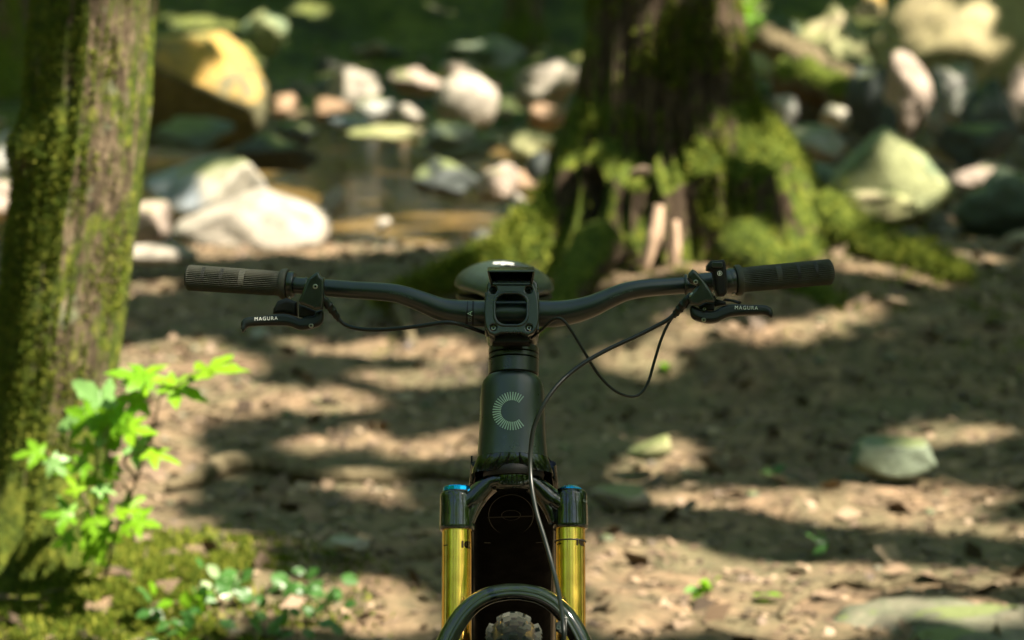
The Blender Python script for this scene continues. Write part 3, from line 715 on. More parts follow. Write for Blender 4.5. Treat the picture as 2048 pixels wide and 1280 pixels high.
# moss cushions
def moss_field(cx, cy, rx, ry, k, size, seed, thr=-.1):
    r = np.random.default_rng(seed); x = cx+r.normal(size=k)*rx*.5; y = cy+r.normal(size=k)*ry*.5
    kp = fbm(x*7, y*7, 0, seed, 3) > thr; x, y = x[kp], y[kp]
    return np.stack([x, y, hfull(x, y)], 1)
g1 = gp(300, 1170); g2 = gp(470, 1120); g3 = gp(200, 1130); g4 = gp(1500, 560); g5 = gp(1150, 600); g6 = gp(1900, 640); g7 = gp(560, 640)
pp = np.concatenate([moss_field(g1.x, g1.y, .34, .4, 26000, .02, 1, -.25), moss_field(g2.x-.08, g2.y-.1, .22, .2, 5000, .02, 2, .1), moss_field(g3.x, g3.y, .4, .3, 12000, .02, 3),
                     moss_field(BTX, 8.35, 1.5, .45, 9000, .02, 4, .15), moss_field(g6.x, g6.y, .8, .7, 3000, .02, 6, .3)])
nn = np.tile(np.array([0, 0, 1.]), (len(pp), 1)); sz = np.where(pp[:, 1] < 6, .016, .022)[:, None]
tag(link('moss_cushion', tufts(pp, nn, .018, 7), M['moss'], None, False), 'bright moss growing round the tree feet', None, None, 'stuff')

# ================================================================ LEAFY PLANTS
def leafmat(name, c0, c1, trans=.45, rough=.45, obj=False):
    m, n, b = newmat(name)
    if obj:
        ge = n.nodes.new('ShaderNodeObjectInfo'); src = ge.outputs['Random']
    else:
        ge = n.nodes.new('ShaderNodeNewGeometry'); src = ge.outputs['Random Per Island']
    cc = ramp(n, src, [(0, c0), (1, c1)]).outputs[0]
    if obj:
        cc = mixc(n, ramp(n, noise(n, coords(n), 60, 4), [(.35, (0, 0, 0)), (.7, (.35,)*3)]).outputs[0], cc, tuple(min(1, x*1.5) for x in c1))
    n.links.new(cc, b.inputs['Base Color']); b.inputs['Roughness'].default_value = rough; b.inputs['Specular IOR Level'].default_value = .3
    tr = n.nodes.new('ShaderNodeBsdfTranslucent'); tc_ = mixc(n, .7, cc, (.22, .46, .02)); n.links.new(tc_, tr.inputs[0])
    mx = n.nodes.new('ShaderNodeMixShader'); mx.inputs[0].default_value = trans
    n.links.new(b.outputs[0], mx.inputs[1]); n.links.new(tr.outputs[0], mx.inputs[2]); n.links.new(mx.outputs[0], n.nodes['Material Output'].inputs[0])
    return m
M['leaf_lit'] = leafmat('maple_leaf_lit_tone', (.09, .24, .010), (.20, .37, .015), .5, .4, True)  # sunlit leaf tone put into the colour
M['leaf_cool'] = leafmat('maple_leaf_shade_tone', (.11, .25, .06), (.20, .36, .12), .4, .35, True)  # shaded leaf tone put into the colour
M['leaf_dark'] = leafmat('bramble_leaf', (.02, .07, .015), (.05, .13, .03), .3, .35, True)
M['leaf_pale'] = leafmat('bramble_leaf_pale', (.14, .22, .10), (.28, .36, .20), .3, .3, True)
def lobed(lobes, res=7, depth=.45):
    """leaf outline in the plane, base at the origin, tip at y = 1"""
    pts = []
    for k in range(len(lobes)):
        a, L, w_ = lobes[k]
        a = R(a); d = Vector((math.sin(a), math.cos(a), 0)); s_ = Vector((d.y, -d.x, 0)); o_ = Vector((0, .18, 0))
        pts += [o_+d*L*.38-s_*w_*.75, o_+d*L*.62-s_*w_, o_+d*L*.72-s_*w_*.62, o_+d*L*.86-s_*w_*.5, o_+d*L, o_+d*L*.86+s_*w_*.5, o_+d*L*.72+s_*w_*.62, o_+d*L*.62+s_*w_, o_+d*L*.38+s_*w_*.75]
    return pts
MAPLE = lobed([(-118, .46, .11), (-60, .74, .17), (0, .88, .19), (60, .74, .17), (118, .46, .11)])
OVAL = [Vector((0, 0, 0)), Vector((-.18, .12, 0)), Vector((-.33, .32, 0)), Vector((-.36, .5, 0)), Vector((-.26, .74, 0)), Vector((-.12, .9, 0)), Vector((0, 1, 0)), Vector((.12, .9, 0)), Vector((.26, .74, 0)), Vector((.36, .5, 0)), Vector((.33, .32, 0)), Vector((.18, .12, 0))]
def leaf_mesh(outline, curl=.25, seed=0):
    bm = bmesh.new(); c0 = bm.verts.new((0, .3, 0)); vs = [bm.verts.new(p) for p in outline]
    mid = [bm.verts.new(Vector(p)*.55+Vector((0, .14, 0))) for p in outline]; k = len(vs)
    for i in range(k):
        bm.faces.new((vs[i], vs[(i+1) % k], mid[(i+1) % k], mid[i])); bm.faces.new((mid[i], mid[(i+1) % k], c0))
    r = random.Random(seed)
    ph = r.uniform(0, 6)
    for v in bm.verts:
        x, y = v.co.x, v.co.y; v.co.z = abs(x)*.22-curl*(x*x+.6*y*y)+.035*math.sin(9*x+7*y+ph)
    me = bpy.data.meshes.new('leaf'); bm.to_mesh(me); bm.free()
    me.polygons.foreach_set('use_smooth', [True]*len(me.polygons)); return me
LM = [leaf_mesh(MAPLE, .2+.1*k, k) for k in range(4)]; LO = [leaf_mesh(OVAL, .2+.1*k, k) for k in range(3)]
LMM = {}
def put_leaf(parent, base, mesh_, mat, L, rot, tilt, roll=0., name='leaf'):
    key = (mesh_.name, mat.name)
    if key not in LMM:
        mm = mesh_.copy(); mm.materials.append(mat); LMM[key] = mm
    o = bpy.data.objects.new(name, LMM[key]); col.objects.link(o); o.parent = parent
    o.location = Vector(base)-WL[parent.name]
    # heading rot about z, tilt towards the viewer about the leaf's own side axis
    q = Quaternion((0, 0, 1), rot) @ Quaternion((1, 0, 0), tilt) @ Quaternion((0, 1, 0), roll)
    o.rotation_mode = 'QUATERNION'; o.rotation_quaternion = q; o.scale = (L,)*3; return o
M['stalk'] = plain('reddish_stalk', (.20, .17, .05), .5)
pr = random.Random(5)
PY = 4.84
px_m = PY/cp/FPX
mp = empty('maple_sapling', G(215, 1130))
stems = [[(212, 1150, 4.9), (232, 1060, 4.86), (262, 990, 4.84), (300, 880, 4.84), (322, 790, 4.84), (330, 762, 4.84)],
         [(262, 990, 4.84), (225, 930, 4.83), (205, 880, 4.83)], [(220, 1100, 4.88), (185, 1030, 4.82), (160, 980, 4.80), (120, 930, 4.8), (95, 905, 4.8)],
         [(300, 880, 4.84), (318, 900, 4.82)], [(272, 955, 4.84), (246, 915, 4.82), (300, 905, 4.82)], [(322, 790, 4.84), (380, 755, 4.84), (400, 740, 4.84)], [(205, 1100, 4.9), (190, 1000, 4.86), (196, 880, 4.86), (190, 850, 4.85)]]
STP = []
for q in stems:
    pts = catmull([P(*a) for a in q], 5); STP += pts[2:]; nq = len(pts); vv_, ff_ = tube(pts, [.0035*(1-.55*i/nq) for i in range(nq)], 6); mesh('stem', vv_, ff_, M['bare_root'], mp)
# (px, py, length px, heading of the tip in the picture deg (0 = up, 90 = right), facing up 0..1, material)
ML = [(385, 748, 118, 72, .20, 'leaf_lit'), (262, 752, 104, 84, .35, 'leaf_lit'), (330, 768, 92, 95, .45, 'leaf_cool'), (305, 762, 90, -60, .35, 'leaf_lit'), (280, 782, 70, 200, .6, 'leaf_cool'), (225, 770, 70, 120, .5, 'leaf_cool'),
      (235, 800, 128, -105, .8, 'leaf_cool'), (222, 815, 80, 175, .9, 'leaf_lit'), (190, 820, 75, -140, .8, 'leaf_cool'), (222, 850, 72, 55, .7, 'leaf_lit'), (240, 860, 76, 75, .5, 'leaf_lit'), (205, 790, 50, -80, .5, 'leaf_cool'),
      (215, 900, 50, 40, .6, 'leaf_lit'), (190, 900, 50, -60, .6, 'leaf_lit'), (90, 905, 62, -80, .6, 'leaf_lit'), (100, 915, 50, 130, .7, 'leaf_cool'), (120, 925, 40, 160, .8, 'leaf_lit'), (130, 905, 40, 60, .5, 'leaf_lit'),
      (258, 888, 72, 100, .75, 'leaf_cool'), (292, 905, 70, 85, .3, 'leaf_lit'), (205, 925, 46, 110, .7, 'leaf_lit'), (180, 925, 50, -120, .7, 'leaf_lit'), (180, 950, 46, 160, .8, 'leaf_cool'),
      (235, 985, 75, 75, .6, 'leaf_cool'), (245, 1000, 58, 130, .6, 'leaf_lit'), (262, 1040, 62, 100, .7, 'leaf_cool'), (230, 1025, 50, 80, .4, 'leaf_lit'), (190, 975, 44, 90, .3, 'leaf_cool'),
      (150, 1030, 66, -85, .7, 'leaf_cool'), (165, 1010, 60, -150, .8, 'leaf_lit'), (170, 1040, 56, 90, .8, 'leaf_lit'), (185, 1030, 60, 160, .8, 'leaf_cool'), (200, 1050, 70, 175, .85, 'leaf_lit'), (150, 1070, 52, -110, .8, 'leaf_lit'),
      (175, 1085, 60, 150, .85, 'leaf_cool'), (210, 1085, 60, 110, .7, 'leaf_lit'), (200, 1000, 50, 30, .6, 'leaf_lit'), (160, 985, 46, -30, .6, 'leaf_lit'), (215, 960, 44, 20, .6, 'leaf_cool'), (240, 1060, 48, 60, .5, 'leaf_lit')]
def leaf_px(parent, px, py, y, Lpx, head, face, mat, meshes, i):
    """face 0: seen edge-on from above its plane, 1: turned to the viewer"""
    L = Lpx*y/cp/FPX*(1.05)
    h = R(head); tip = Vector((math.sin(h), -.25, math.cos(h)*.9)).normalized()
    up = Vector((0, -face*.9, .35+(1-face)*.9)).normalized(); up = (up-tip*up.dot(tip)).normalized(); side_ = tip.cross(up)
    q = Matrix((side_, tip, up)).transposed().to_quaternion()
    m_ = meshes[i % len(meshes)]; o = put_leaf(parent, P(px, py, y), m_, M[mat], L, 0, 0); o.rotation_quaternion = q
    return o
for i, (px, py, L, hd, fc_, mt) in enumerate(ML):
    if i % 6 == 5: continue
    yy = PY+pr.uniform(-.05, .04); b0 = P(px, py, yy); s0_ = min(STP, key=lambda p_: (p_-b0).length+.3*max(0, p_.z-b0.z))
    if (s0_-b0).length > .004:
        vv_, ff_ = tube(catmull([s0_, (s0_+b0)/2+Vector((0, 0, .006)), b0], 3), .0011, 5); mesh('stalk', vv_, ff_, M['stalk'], mp)
    leaf_px(mp, px, py, yy, L*.95, hd+pr.uniform(-8, 8), fc_, ('leaf_lit' if i % 3 else mt), LM, i)
tag(mp, 'young maple sapling with bright lobed leaves at the foot of the near tree', 'plant')
def small_plant(name, label, cat, pts, y0, mats, meshes, rngs, seed, face=(.2, .8), stemh=.06, group=None):
    r = random.Random(seed); cx = sum(p[0] for p in pts)/len(pts); cy = max(p[1] for p in pts); e = empty(name, gp(cx, min(cy, 1278)))
    sm = MB()
    for i, (px, py, L) in enumerate(pts):
        g = gp(px, py) if py < 1500 else Vector((0, 0, 0)); y = g.y-.03-r.uniform(0, .04); b_ = P(px, py-r.uniform(8, 30), y)
        leaf_px(e, px, py-r.uniform(8, 30), y, L, r.uniform(-150, 150), r.uniform(*face), r.choice(mats), meshes, i)
        if stemh: vv_, ff_ = tube([Vector((b_.x+r.uniform(-.02, .02), g.y, g.z)), (b_+g)/2+Vector((.01, 0, .01)), b_], .0016, 5); mesh('stem', vv_, ff_, M['bare_root'], e)
    return tag(e, label, cat, group)
r = random.Random(9)
small_plant('bramble', 'low bramble with glossy pale leaves at the bottom left of the path', 'plant',
            [(r.uniform(385, 490), r.uniform(1165, 1275), r.uniform(26, 46)) for _ in range(18)], 5, ['leaf_pale', 'leaf_dark', 'leaf_dark'], LO, None, 3)
small_plant('bramble', 'darker bramble left of the fork at the bottom edge', 'plant',
            [(r.uniform(490, 690), r.uniform(1170, 1290), r.uniform(26, 46)) for _ in range(34)], 5, ['leaf_dark', 'leaf_dark', 'leaf_dark', 'leaf_dark', 'leaf_cool'], LO, None, 4)
small_plant('seedling', 'tiny dark green seedling on the sunlit litter at lower right', 'plant', [(1655+r.uniform(-22, 22), 1105+r.uniform(-8, 8), 30) for _ in range(6)], 5, ['leaf_dark'], LO, None, 5)
small_plant('seedling', 'tiny seedling on the shaded path right of the head tube', 'plant', [(1535+r.uniform(-14, 14), 965+r.uniform(-6, 6), 26) for _ in range(4)], 5, ['leaf_dark', 'leaf_cool'], LO, None, 6)
small_plant('seedling', 'green seedling at the lower right of the front wheel', 'plant', [(1415+r.uniform(-18, 18), 1195+r.uniform(-6, 6), 32) for _ in range(5)], 5, ['leaf_cool', 'leaf_lit'], LO, None, 7)
small_plant('weed', 'dark weed beside the moss at the bottom left', 'plant', [(r.uniform(290, 400), r.uniform(1215, 1290), r.uniform(26, 44)) for _ in range(18)], 5, ['leaf_dark', 'leaf_lit'], LO, None, 8)
def fallen(px, py, L, mat, label):
    g = gp(px, py, .012); me = LO[0].copy(); me.materials.append(M[mat]); o = bpy.data.objects.new('fallen_leaf', me); col.objects.link(o); o.location = g; o.scale = (L,)*3
    o.rotation_euler = (pr.uniform(-.3, .3), pr.uniform(-.3, .3), pr.uniform(0, 6)); WL[o.name] = g; tag(o, label, 'leaf')
fallen(690, 1112, .05, 'leaf_lit', 'yellow green leaf lying on the flat grey stone')
fallen(385, 962, .045, 'leaf_lit', 'small yellow leaf lying at the left end of the wavy root')
fallen(1330, 735, .05, 'leaf_lit', 'green leaf fallen on the path below the right brake hose')
fallen(1505, 1205, .07, 'leaf_lit', 'narrow yellow blade leaf on the sunlit litter')

e_ = empty('sapling', P(1500, 120, 13)); r = random.Random(31)
for i in range(34):
    px, py = 1478+r.gauss(0, 26), 22+r.gauss(0, 26); leaf_px(e_, px, py, 12.6+r.uniform(-.3, .3), r.uniform(16, 26), r.uniform(-150, 150), r.uniform(.3, .9), 'leaf_lit', LM, i)
vv_, ff_ = tube(catmull([P(1505, 130, 12.8), P(1490, 80, 12.7), P(1478, 20, 12.6), P(1470, -20, 12.6)], 5), .006, 6); mesh('stem', vv_, ff_, M['bare_root'], e_)
tag(e_, 'bright green leafy twig beside the upper right edge of the big trunk', 'plant')
# ================================================================ BICYCLE
bike = empty('mountain_bike', (.002, 3.2, 0))
tag(bike, 'black mountain bike seen from the front with gold fork legs and wide handlebar', 'bicycle')
def bpart(mb, name, mat, parent=None, ang=None):
    v, f = mb; o = mesh(name, v, f, M[mat], parent or bike); fixn(o)
    return autosmooth(o, ang or 38)
MPX = 2.943/FPX       # metres per pixel at the handlebar
# ---- handlebar
def by(px): return 2.9+max(0, abs(px-1022)-160)*.00010
HB = [(374, 555, 17), (480, 562.5, 17), (560, 568, 17), (600, 571.5, 17), (650, 575.5, 17.2), (700, 579.5, 17.5), (750, 582.5, 17.8), (798, 588, 18.5), (840, 602, 20.5), (878, 617, 23), (905, 624, 25.5), (935, 627, 26.8), (965, 627.5, 27), (1022, 627.5, 27),
      (1080, 627.5, 27), (1112, 627.5, 26.5), (1150, 622, 24.5), (1185, 611.5, 22), (1215, 598, 20), (1250, 584, 18.5), (1290, 576.5, 17.8), (1340, 572.5, 17.2), (1400, 568, 17), (1486, 560, 17), (1560, 552.5, 17), (1662, 543.5, 17)]
pts = [P(a, b_, by(a)) for a, b_, c_ in HB]; q = catmull(pts, 6); rr = np.interp(np.linspace(0, len(HB)-1, len(q)), range(len(HB)), [h[2]*MPX for h in HB])
hb = bpart(tube(q, list(rr), 40), 'handlebar', 'bar')
# bar end graphics: two dark bands and a letter left of the stem, tiny print along both bends
def bar_pt(px, ang, extra=.0003):
    xs_ = [h[0] for h in HB]; i = min(max(np.searchsorted(xs_, px)-1, 0), len(HB)-2)
    a, b_ = pts[i], pts[i+1]; t = (px-xs_[i])/(xs_[i+1]-xs_[i]); c_ = a.lerp(b_, t); rad_ = (HB[i][2]*(1-t)+HB[i+1][2]*t)*MPX+extra
    d = (b_-a).normalized(); f_ = VIEWN-d*VIEWN.dot(d); f_.normalize(); u_ = d.cross(f_)*-1
    if u_.z < 0: u_ = -u_
    return c_+(f_*math.cos(ang)+u_*math.sin(ang))*rad_
def bar_band(name, x0, x1, a0, a1, mat, parent):
    mb = MB(); k = 16; v = []; f = []
    for i in range(k+1):
        a = a0+(a1-a0)*i/k; v += [bar_pt(x0, a), bar_pt(x1, a)]
    for i in range(k): f.append((2*i, 2*i+1, 2*i+3, 2*i+2))
    return mesh(name, v, f, M[mat], parent)
bar_band('print_band', 932.5, 936, -1.0, 1.2, 'dark', hb); bar_band('print_band', 944.5, 948, -1.0, 1.2, 'dark', hb)
def bar_text(body, pxc, angc, size, mat, rot=0, **k):
    cr, sr = math.cos(rot), math.sin(rot)
    return text('lettering', body, size, M[mat], hb, lambda u, v: bar_pt(pxc+(u*cr-v*sr)/MPX, angc+(u*sr+v*cr)/.0165), **k)
bar_text('A', 940.5, .0, .009, 'grey_print', R(90)); bar_text('G5', 940.5, -.45, .006, 'dim_print', R(90))
bar_text('CARBON 780', 806, -.02, .0042, 'dim_print', space=1.15); bar_text('CARBON 780', 1240, -.02, .0042, 'dim_print', space=1.15)

# ---- grips
def grip(name, x0, y0, x1, y1, sgn, mat):
    """x0, y0 outer end; x1, y1 inner end"""
    A, B = P(x0, y0, by(x0)), P(x1, y1, by(x1)); d = (B-A); L = d.length; d.normalize()
    s_ = Vector((0, 0, 1)); s_ = (s_-d*s_.dot(d)).normalized(); t_ = d.cross(s_)
    nth, nl = 320, 40; rib = 40; v = []; f = []
    prof = [(0, .55), (0.0, .80), (.006, .93), (.02, 1.0), (.05, 1.0)]+[(k/30, 1-.04*k/30) for k in range(3, 27)]+[(.90, .955), (.93, .945), (.96, .95), (.985, .98), (1., 1.02)]
    R0 = 26.3*MPX
    blocks = [(.175, .215, 16), (.375, .41, 12), (.58, .60, 9)]
    for tt, rr_ in prof:
        for k in range(nth):
            g = 2*math.pi*k/nth
            w_ = ss(.0, .55, math.cos(g*rib))  # rib top share
            depth = .0016*ss(.012, .03, tt)*(1-.75*ss(.90, .96, tt))
            r = R0*rr_-depth*(1-w_)
            v.append(A+d*(tt*L)+(s_*math.cos(g)+t_*math.sin(g))*r)
    v_, f_ = v, []
    n_ = len(prof)
    for i in range(n_-1):
        for k in range(nth): f_.append((i*nth+k, i*nth+(k+1) % nth, (i+1)*nth+(k+1) % nth, (i+1)*nth+k))
    f_.append(tuple(range(nth))[::-1])
    o = mesh(name, v_, f_, M[mat], bike); fixn(o)
    return o, A, B, d, s_, t_, R0, L
for (x0, y0, x1, y1, sg) in ((375, 555, 563, 567.5, -1), (1662, 543.5, 1482, 560, 1)):
    o, A, B, d, s_, t_, R0, L = grip('grip', x0, y0, x1, y1, sg, 'rubber')
    bpart(lathe(B, d, [(-.001, R0*.9), (0, 30*MPX), (.0015, 31.5*MPX), (.0055, 31.5*MPX), (.0075, 30*MPX), (.0078, 20*MPX)], 48), 'flange', 'rubber', o)
    lr = bpart(lathe(B, d, [(.0078, 20*MPX), (.008, 25.5*MPX), (.009, 26.5*MPX), (.015, 26*MPX), (.0165, 24.5*MPX), (.0168, 18*MPX)], 48), 'lock_ring', 'alloy', o)
    cpt = B+d*.012-s_*.0142+t_*(-.0065 if t_.y > 0 else .0065); nrm = (VIEWN-s_*.9).normalized()
    bpart(lathe(cpt, nrm, [(0, .0022), (.0025, .0022), (.003, .0018)], 12), 'bolt', 'steel', lr)
    bpart(lathe(A, -d, [(-.001, R0*.80), (.0006, R0*.80), (.0012, R0*.74)], 40), 'end_cap', 'dark', o)
    # raised pads that interrupt the ribs
    for (t0, half, a0, a1) in ((.19, .018, .25, 1.35), (.385, .018, .25, 1.35), (.60, .03, .3, 1.2)):
        front = -t_ if t_.y > 0 else t_
        va = []; fa = []; kk = 14
        for i in range(kk+1):
            a = -.15+(1.25+.15)*i/kk
            rad_ = R0*(1-.04*t0)-.0001
            for e in (-1, 1): va.append(A+d*(L*(t0+e*half))+(front*math.cos(a)+s_*math.sin(a))*rad_)
        for i in range(kk): fa.append((2*i, 2*i+1, 2*i+3, 2*i+2))
        mesh('pad', va, fa, M['rubber'] if t0 > .5 else M['dark'], o)

# ---- brake levers
LVN = Vector((0, -cp, sp))
def lever_set(side, blade, body, resv, clampx, bolts, boot, txt, extra=None):
    e = empty('brake_lever', P(*body[0], 2.885)); e.parent = bike; e.location = WL[e.name]-WL[bike.name]
    plate('blade', blade, M['lever'], e, P(*blade[0], 2.868), (LVN+Vector((0, -.0, .25))).normalized(), .013, .0045, (), 3, 4)
    plate('master_cylinder', body, M['alloy'], e, P(*body[0], 2.872), LVN, .018, .0035, (), 0, 3)
    if resv: plate('reservoir', resv, M['dark'], e, P(*resv[0], 2.893), LVN, .02, .005, (), 0, 3)
    for cx, w_, r_px in clampx:
        c0 = P(cx-w_/2, np.interp(cx, [h[0] for h in HB], [h[1] for h in HB]), by(cx)); dd = (P(cx+w_/2, np.interp(cx+w_/2, [h[0] for h in HB], [h[1] for h in HB]), by(cx))-c0); LL = dd.length
        o = bpart(lathe(c0, dd, [(0, 15*MPX), (0, r_px*MPX*.96), (LL*.2, r_px*MPX), (LL*.8, r_px*MPX), (LL, r_px*MPX*.96), (LL, 15*MPX)], 40), 'clamp', 'alloy', e)
    for bx, by_, r_, yy in bolts:
        c0 = P(bx, by_, yy); bo = bpart(lathe(c0, VIEWN, [(-.004, r_*MPX), (.0008, r_*MPX), (.0014, r_*MPX*.8), (.0014, r_*MPX*.45), (-.0005, r_*MPX*.42)], 18), 'bolt', 'steel', e)
        bpart(lathe(c0, VIEWN, [(-.001, r_*MPX*.44), (.0002, r_*MPX*.44)], 12), 'socket', 'dark', bo)
    bp = catmull([P(a, b_, y_) for a, b_, y_, r in boot], 4); br = np.interp(np.linspace(0, len(boot)-1, len(bp)), range(len(boot)), [b_[3]*MPX for b_ in boot])
    br = [r*(1+(.16 if i % 3 == 1 and i > 4 else -.06 if i > 4 else 0)) for i, r in enumerate(br)]
    bpart(tube(bp, br, 16), 'hose_boot', 'hose', e)
    tx, ty, size, rot = txt; o0 = P(tx, ty, 2.868-.0098); u_ = Vector((1, 0, 0)); cr, sr = math.cos(rot), math.sin(rot); up_ = Vector((0, sp, cp))
    text('lettering', 'MAGURA', size, M['white'], e, lambda u, v: o0+u_*(u*cr-v*sr)*.95+up_*(u*sr+v*cr), .0, 1.25)
    return e
lvL = lever_set(-1,
    [(484, 664), (488, 663), (494, 655.5), (504, 652.5), (536, 651), (568, 651), (582, 653.5), (597, 659), (612, 659.5), (630, 655), (641, 650), (647, 641), (647.6, 625), (643, 620.5), (631, 625), (628, 632), (614, 634), (602, 638), (594, 635), (581, 630.5), (568, 628.2), (551, 629), (536, 631.5), (508, 634), (493, 635.8), (486, 640), (481.8, 648)],
    [(632.7, 545), (638, 543.5), (642, 552), (648.5, 557), (649, 592), (648, 601), (647, 619), (640, 619), (631, 621), (612, 612), (601, 608.5), (596.8, 602.5), (606, 583.5), (616, 558), (627, 549)],
    [(556, 602), (574, 596), (594.6, 604), (596, 634), (580, 629), (568, 627), (546, 628), (547, 618)],
    [(646.5, 5, 21), (612, 5, 19)],
    [(630.5, 573, 5, 2.859), (622, 651.5, 4.6, 2.858), (635, 614, 3, 2.861), (643.5, 609, 3.4, 2.861)],
    [(640, 588, 2.868, 6), (650, 602, 2.868, 8.5), (660, 614, 2.87, 8.5), (670, 628, 2.872, 7), (678, 640, 2.874, 5)], (532, 637.3, .0062, .035))
lvR = lever_set(1,
    [(1545, 635), (1540, 634.8), (1532, 631), (1518, 629.8), (1476, 632), (1457, 634.8), (1442, 641), (1431.6, 645.2), (1414, 646.2), (1393.5, 641), (1383, 634.6), (1379.6, 624), (1380.5, 614), (1387, 613), (1396, 617), (1406, 621), (1420, 623), (1431, 621), (1442, 614), (1454.5, 610.7), (1470, 609), (1495, 610.5), (1520, 610.5), (1533, 612), (1542, 617), (1545.4, 624.5)],
    [(1376, 548), (1384.6, 538.5), (1391, 542), (1398.6, 551), (1409, 563.5), (1421.5, 582.5), (1430, 599), (1427, 606), (1411, 604.5), (1396, 612), (1380, 609.5), (1376.5, 596.5), (1386, 581), (1395, 571.5), (1381, 567), (1374.5, 557)],
    None, [(1372, 6, 22), (1392, 4, 19)],
    [(1391.5, 564, 4.6, 2.859), (1407.5, 640, 4.6, 2.858), (1386, 592, 7, 2.861), (1409, 618, 3.2, 2.861)],
    [(1384, 588, 2.868, 6), (1374, 600, 2.868, 9), (1364, 612, 2.87, 9), (1354, 624, 2.872, 7.5), (1347, 632, 2.874, 5.5)], (1492.5, 615.8, .0062, -.02))
# pivot carrier behind the right blade
plate('pivot_carrier', [(1396, 612), (1411, 605), (1429, 606), (1428, 622), (1410, 622), (1398, 618)], M['dark'], lvR, P(1410, 612, 2.880), LVN, .014, .003)
plate('pivot_carrier', [(1429, 590), (1432, 598), (1450, 603), (1452, 610), (1430, 614), (1424, 606)], M['dark'], lvR, P(1430, 600, 2.890), LVN, .014, .003)
plate('pivot_carrier', [(598, 608), (612, 613), (632, 622), (645, 620), (640, 632), (612, 637), (598, 634)], M['dark'], lvL, P(612, 620, 2.882), LVN, .014, .003)
text('lettering', 'MT7', .011, M['white'], lvR, (lambda o0, a: (lambda u, v: o0+Vector((1, 0, 0))*(u*math.cos(a)-v*math.sin(a))+Vector((0, sp, cp))*(u*math.sin(a)+v*math.cos(a))))(P(1408, 582, 2.8625), R(-62)), .0002)
# ---- remote unit
rem = plate('remote_unit', [(1412.5, 541), (1413, 532), (1420, 522), (1446, 519.5), (1449, 524), (1451, 538), (1453, 563.5), (1452, 586), (1446, 593), (1434, 593), (1429, 580), (1428, 563.5), (1424, 545)], M['dark'], bike, P(1436, 556, 2.882), LVN, .030, .004)
bpart(lathe(P(1396, 567, by(1396)), Vector((1, 0, .07)), [(0, 15*MPX), (0, 20.5*MPX), (.017, 21*MPX), (.0175, 15*MPX)], 40), 'remote_clamp', 'alloy', rem)
bpart(lathe(P(1452, 564, by(1452)), Vector((1, 0, .07)), [(0, 15*MPX), (0, 25*MPX), (.005, 26*MPX), (.009, 24*MPX)], 40), 'remote_ring', 'alloy', rem)
plate('button', rrect(1424, 524, 1445, 535, 3), M['alloy'], rem, P(1436, 530, 2.8665), LVN, .003, .001)
def ring_pts(cx, cy, r0, r1, y, n=28):
    v = []; f = []
    for k in range(n):
        a = 2*math.pi*k/n; v += [P(cx+r0*math.cos(a), cy+r0*math.sin(a), y), P(cx+r1*math.cos(a), cy+r1*math.sin(a), y)]
    for k in range(n): f.append((2*k, 2*k+1, (2*k+3) % (2*n), (2*k+2) % (2*n)))
    return v, f
yb_ = 2.866
mb = MB(); mb.add(*ring_pts(1439.5, 546.5, 3.9, 5, yb_)); mb.add(*ring_pts(1439.5, 546.5, 0.2, 2.4, yb_)); mb.add([P(1438.6, 542, yb_), P(1440.4, 542, yb_), P(1440.4, 551, yb_), P(1438.6, 551, yb_)], [(0, 1, 2, 3)])
mb.build('emblem', M['white'], rem, False)
bpart(tube([P(1452, 600, 2.90), P(1464, 601, 2.885), P(1479, 605.5, 2.875)], [.004, .003, .0035], 10, .5), 'paddle', 'dark', rem)

# ---- stem
stm = plate('stem', rrect(973, 566, 1077, 690, 20), M['alloy'], bike, fx(0, 0, .012), AX_P, .055, .004)
pts_ = []
holes = [rrect(991, 588, 1053, 649, 20, 7), circ(986.5, 581.5, 7), circ(1057.5, 581.5, 7), circ(987, 657, 6.5), circ(1058, 657, 6.5)]
FPO = AX_O+AX_P*.066
fpl = plate('faceplate', [(981, 564.5), (1064, 564.5), (1068, 572), (1074, 588), (1077, 606), (1078, 628), (1077, 645), (1074, 657), (1067, 668), (1056, 673), (1042, 668), (1003, 668), (989, 673), (978, 668), (971.5, 656), (969.5, 642), (968.5, 622), (970, 602), (974, 584)], M['alloy'], stm, FPO, AX_P, .009, .002, holes, 0, 3)
plate('window_frame', rrect(986, 583.5, 1058, 653.5, 22, 7), M['alloy'], stm, FPO+AX_P*.0045, AX_P, .003, .0014, [rrect(991.5, 588.5, 1052.5, 648.5, 19.5, 7)])
for xx in (969.5, 1071):
    plate('clamp_cheek', rrect(xx, 590, xx+7.5, 668, 3), M['alloy'], stm, fx(0, 0, .050), AX_P, .03, .002)
for bx, by_ in ((987, 657), (1058, 657), (986.5, 581.5), (1057.5, 581.5)):
    c0 = F(bx, by_, .062); lit = by_ > 600  # upper bolts unlit in their holes: that shade is put in as black
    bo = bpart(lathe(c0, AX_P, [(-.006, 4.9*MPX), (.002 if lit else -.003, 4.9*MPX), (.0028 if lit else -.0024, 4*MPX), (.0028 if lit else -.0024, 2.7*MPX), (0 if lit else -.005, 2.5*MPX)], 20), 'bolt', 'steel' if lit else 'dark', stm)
    if lit: bpart(lathe(c0, AX_P, [(-.001, 2.6*MPX), (.0006, 2.6*MPX)], 6), 'socket', 'dark', bo)
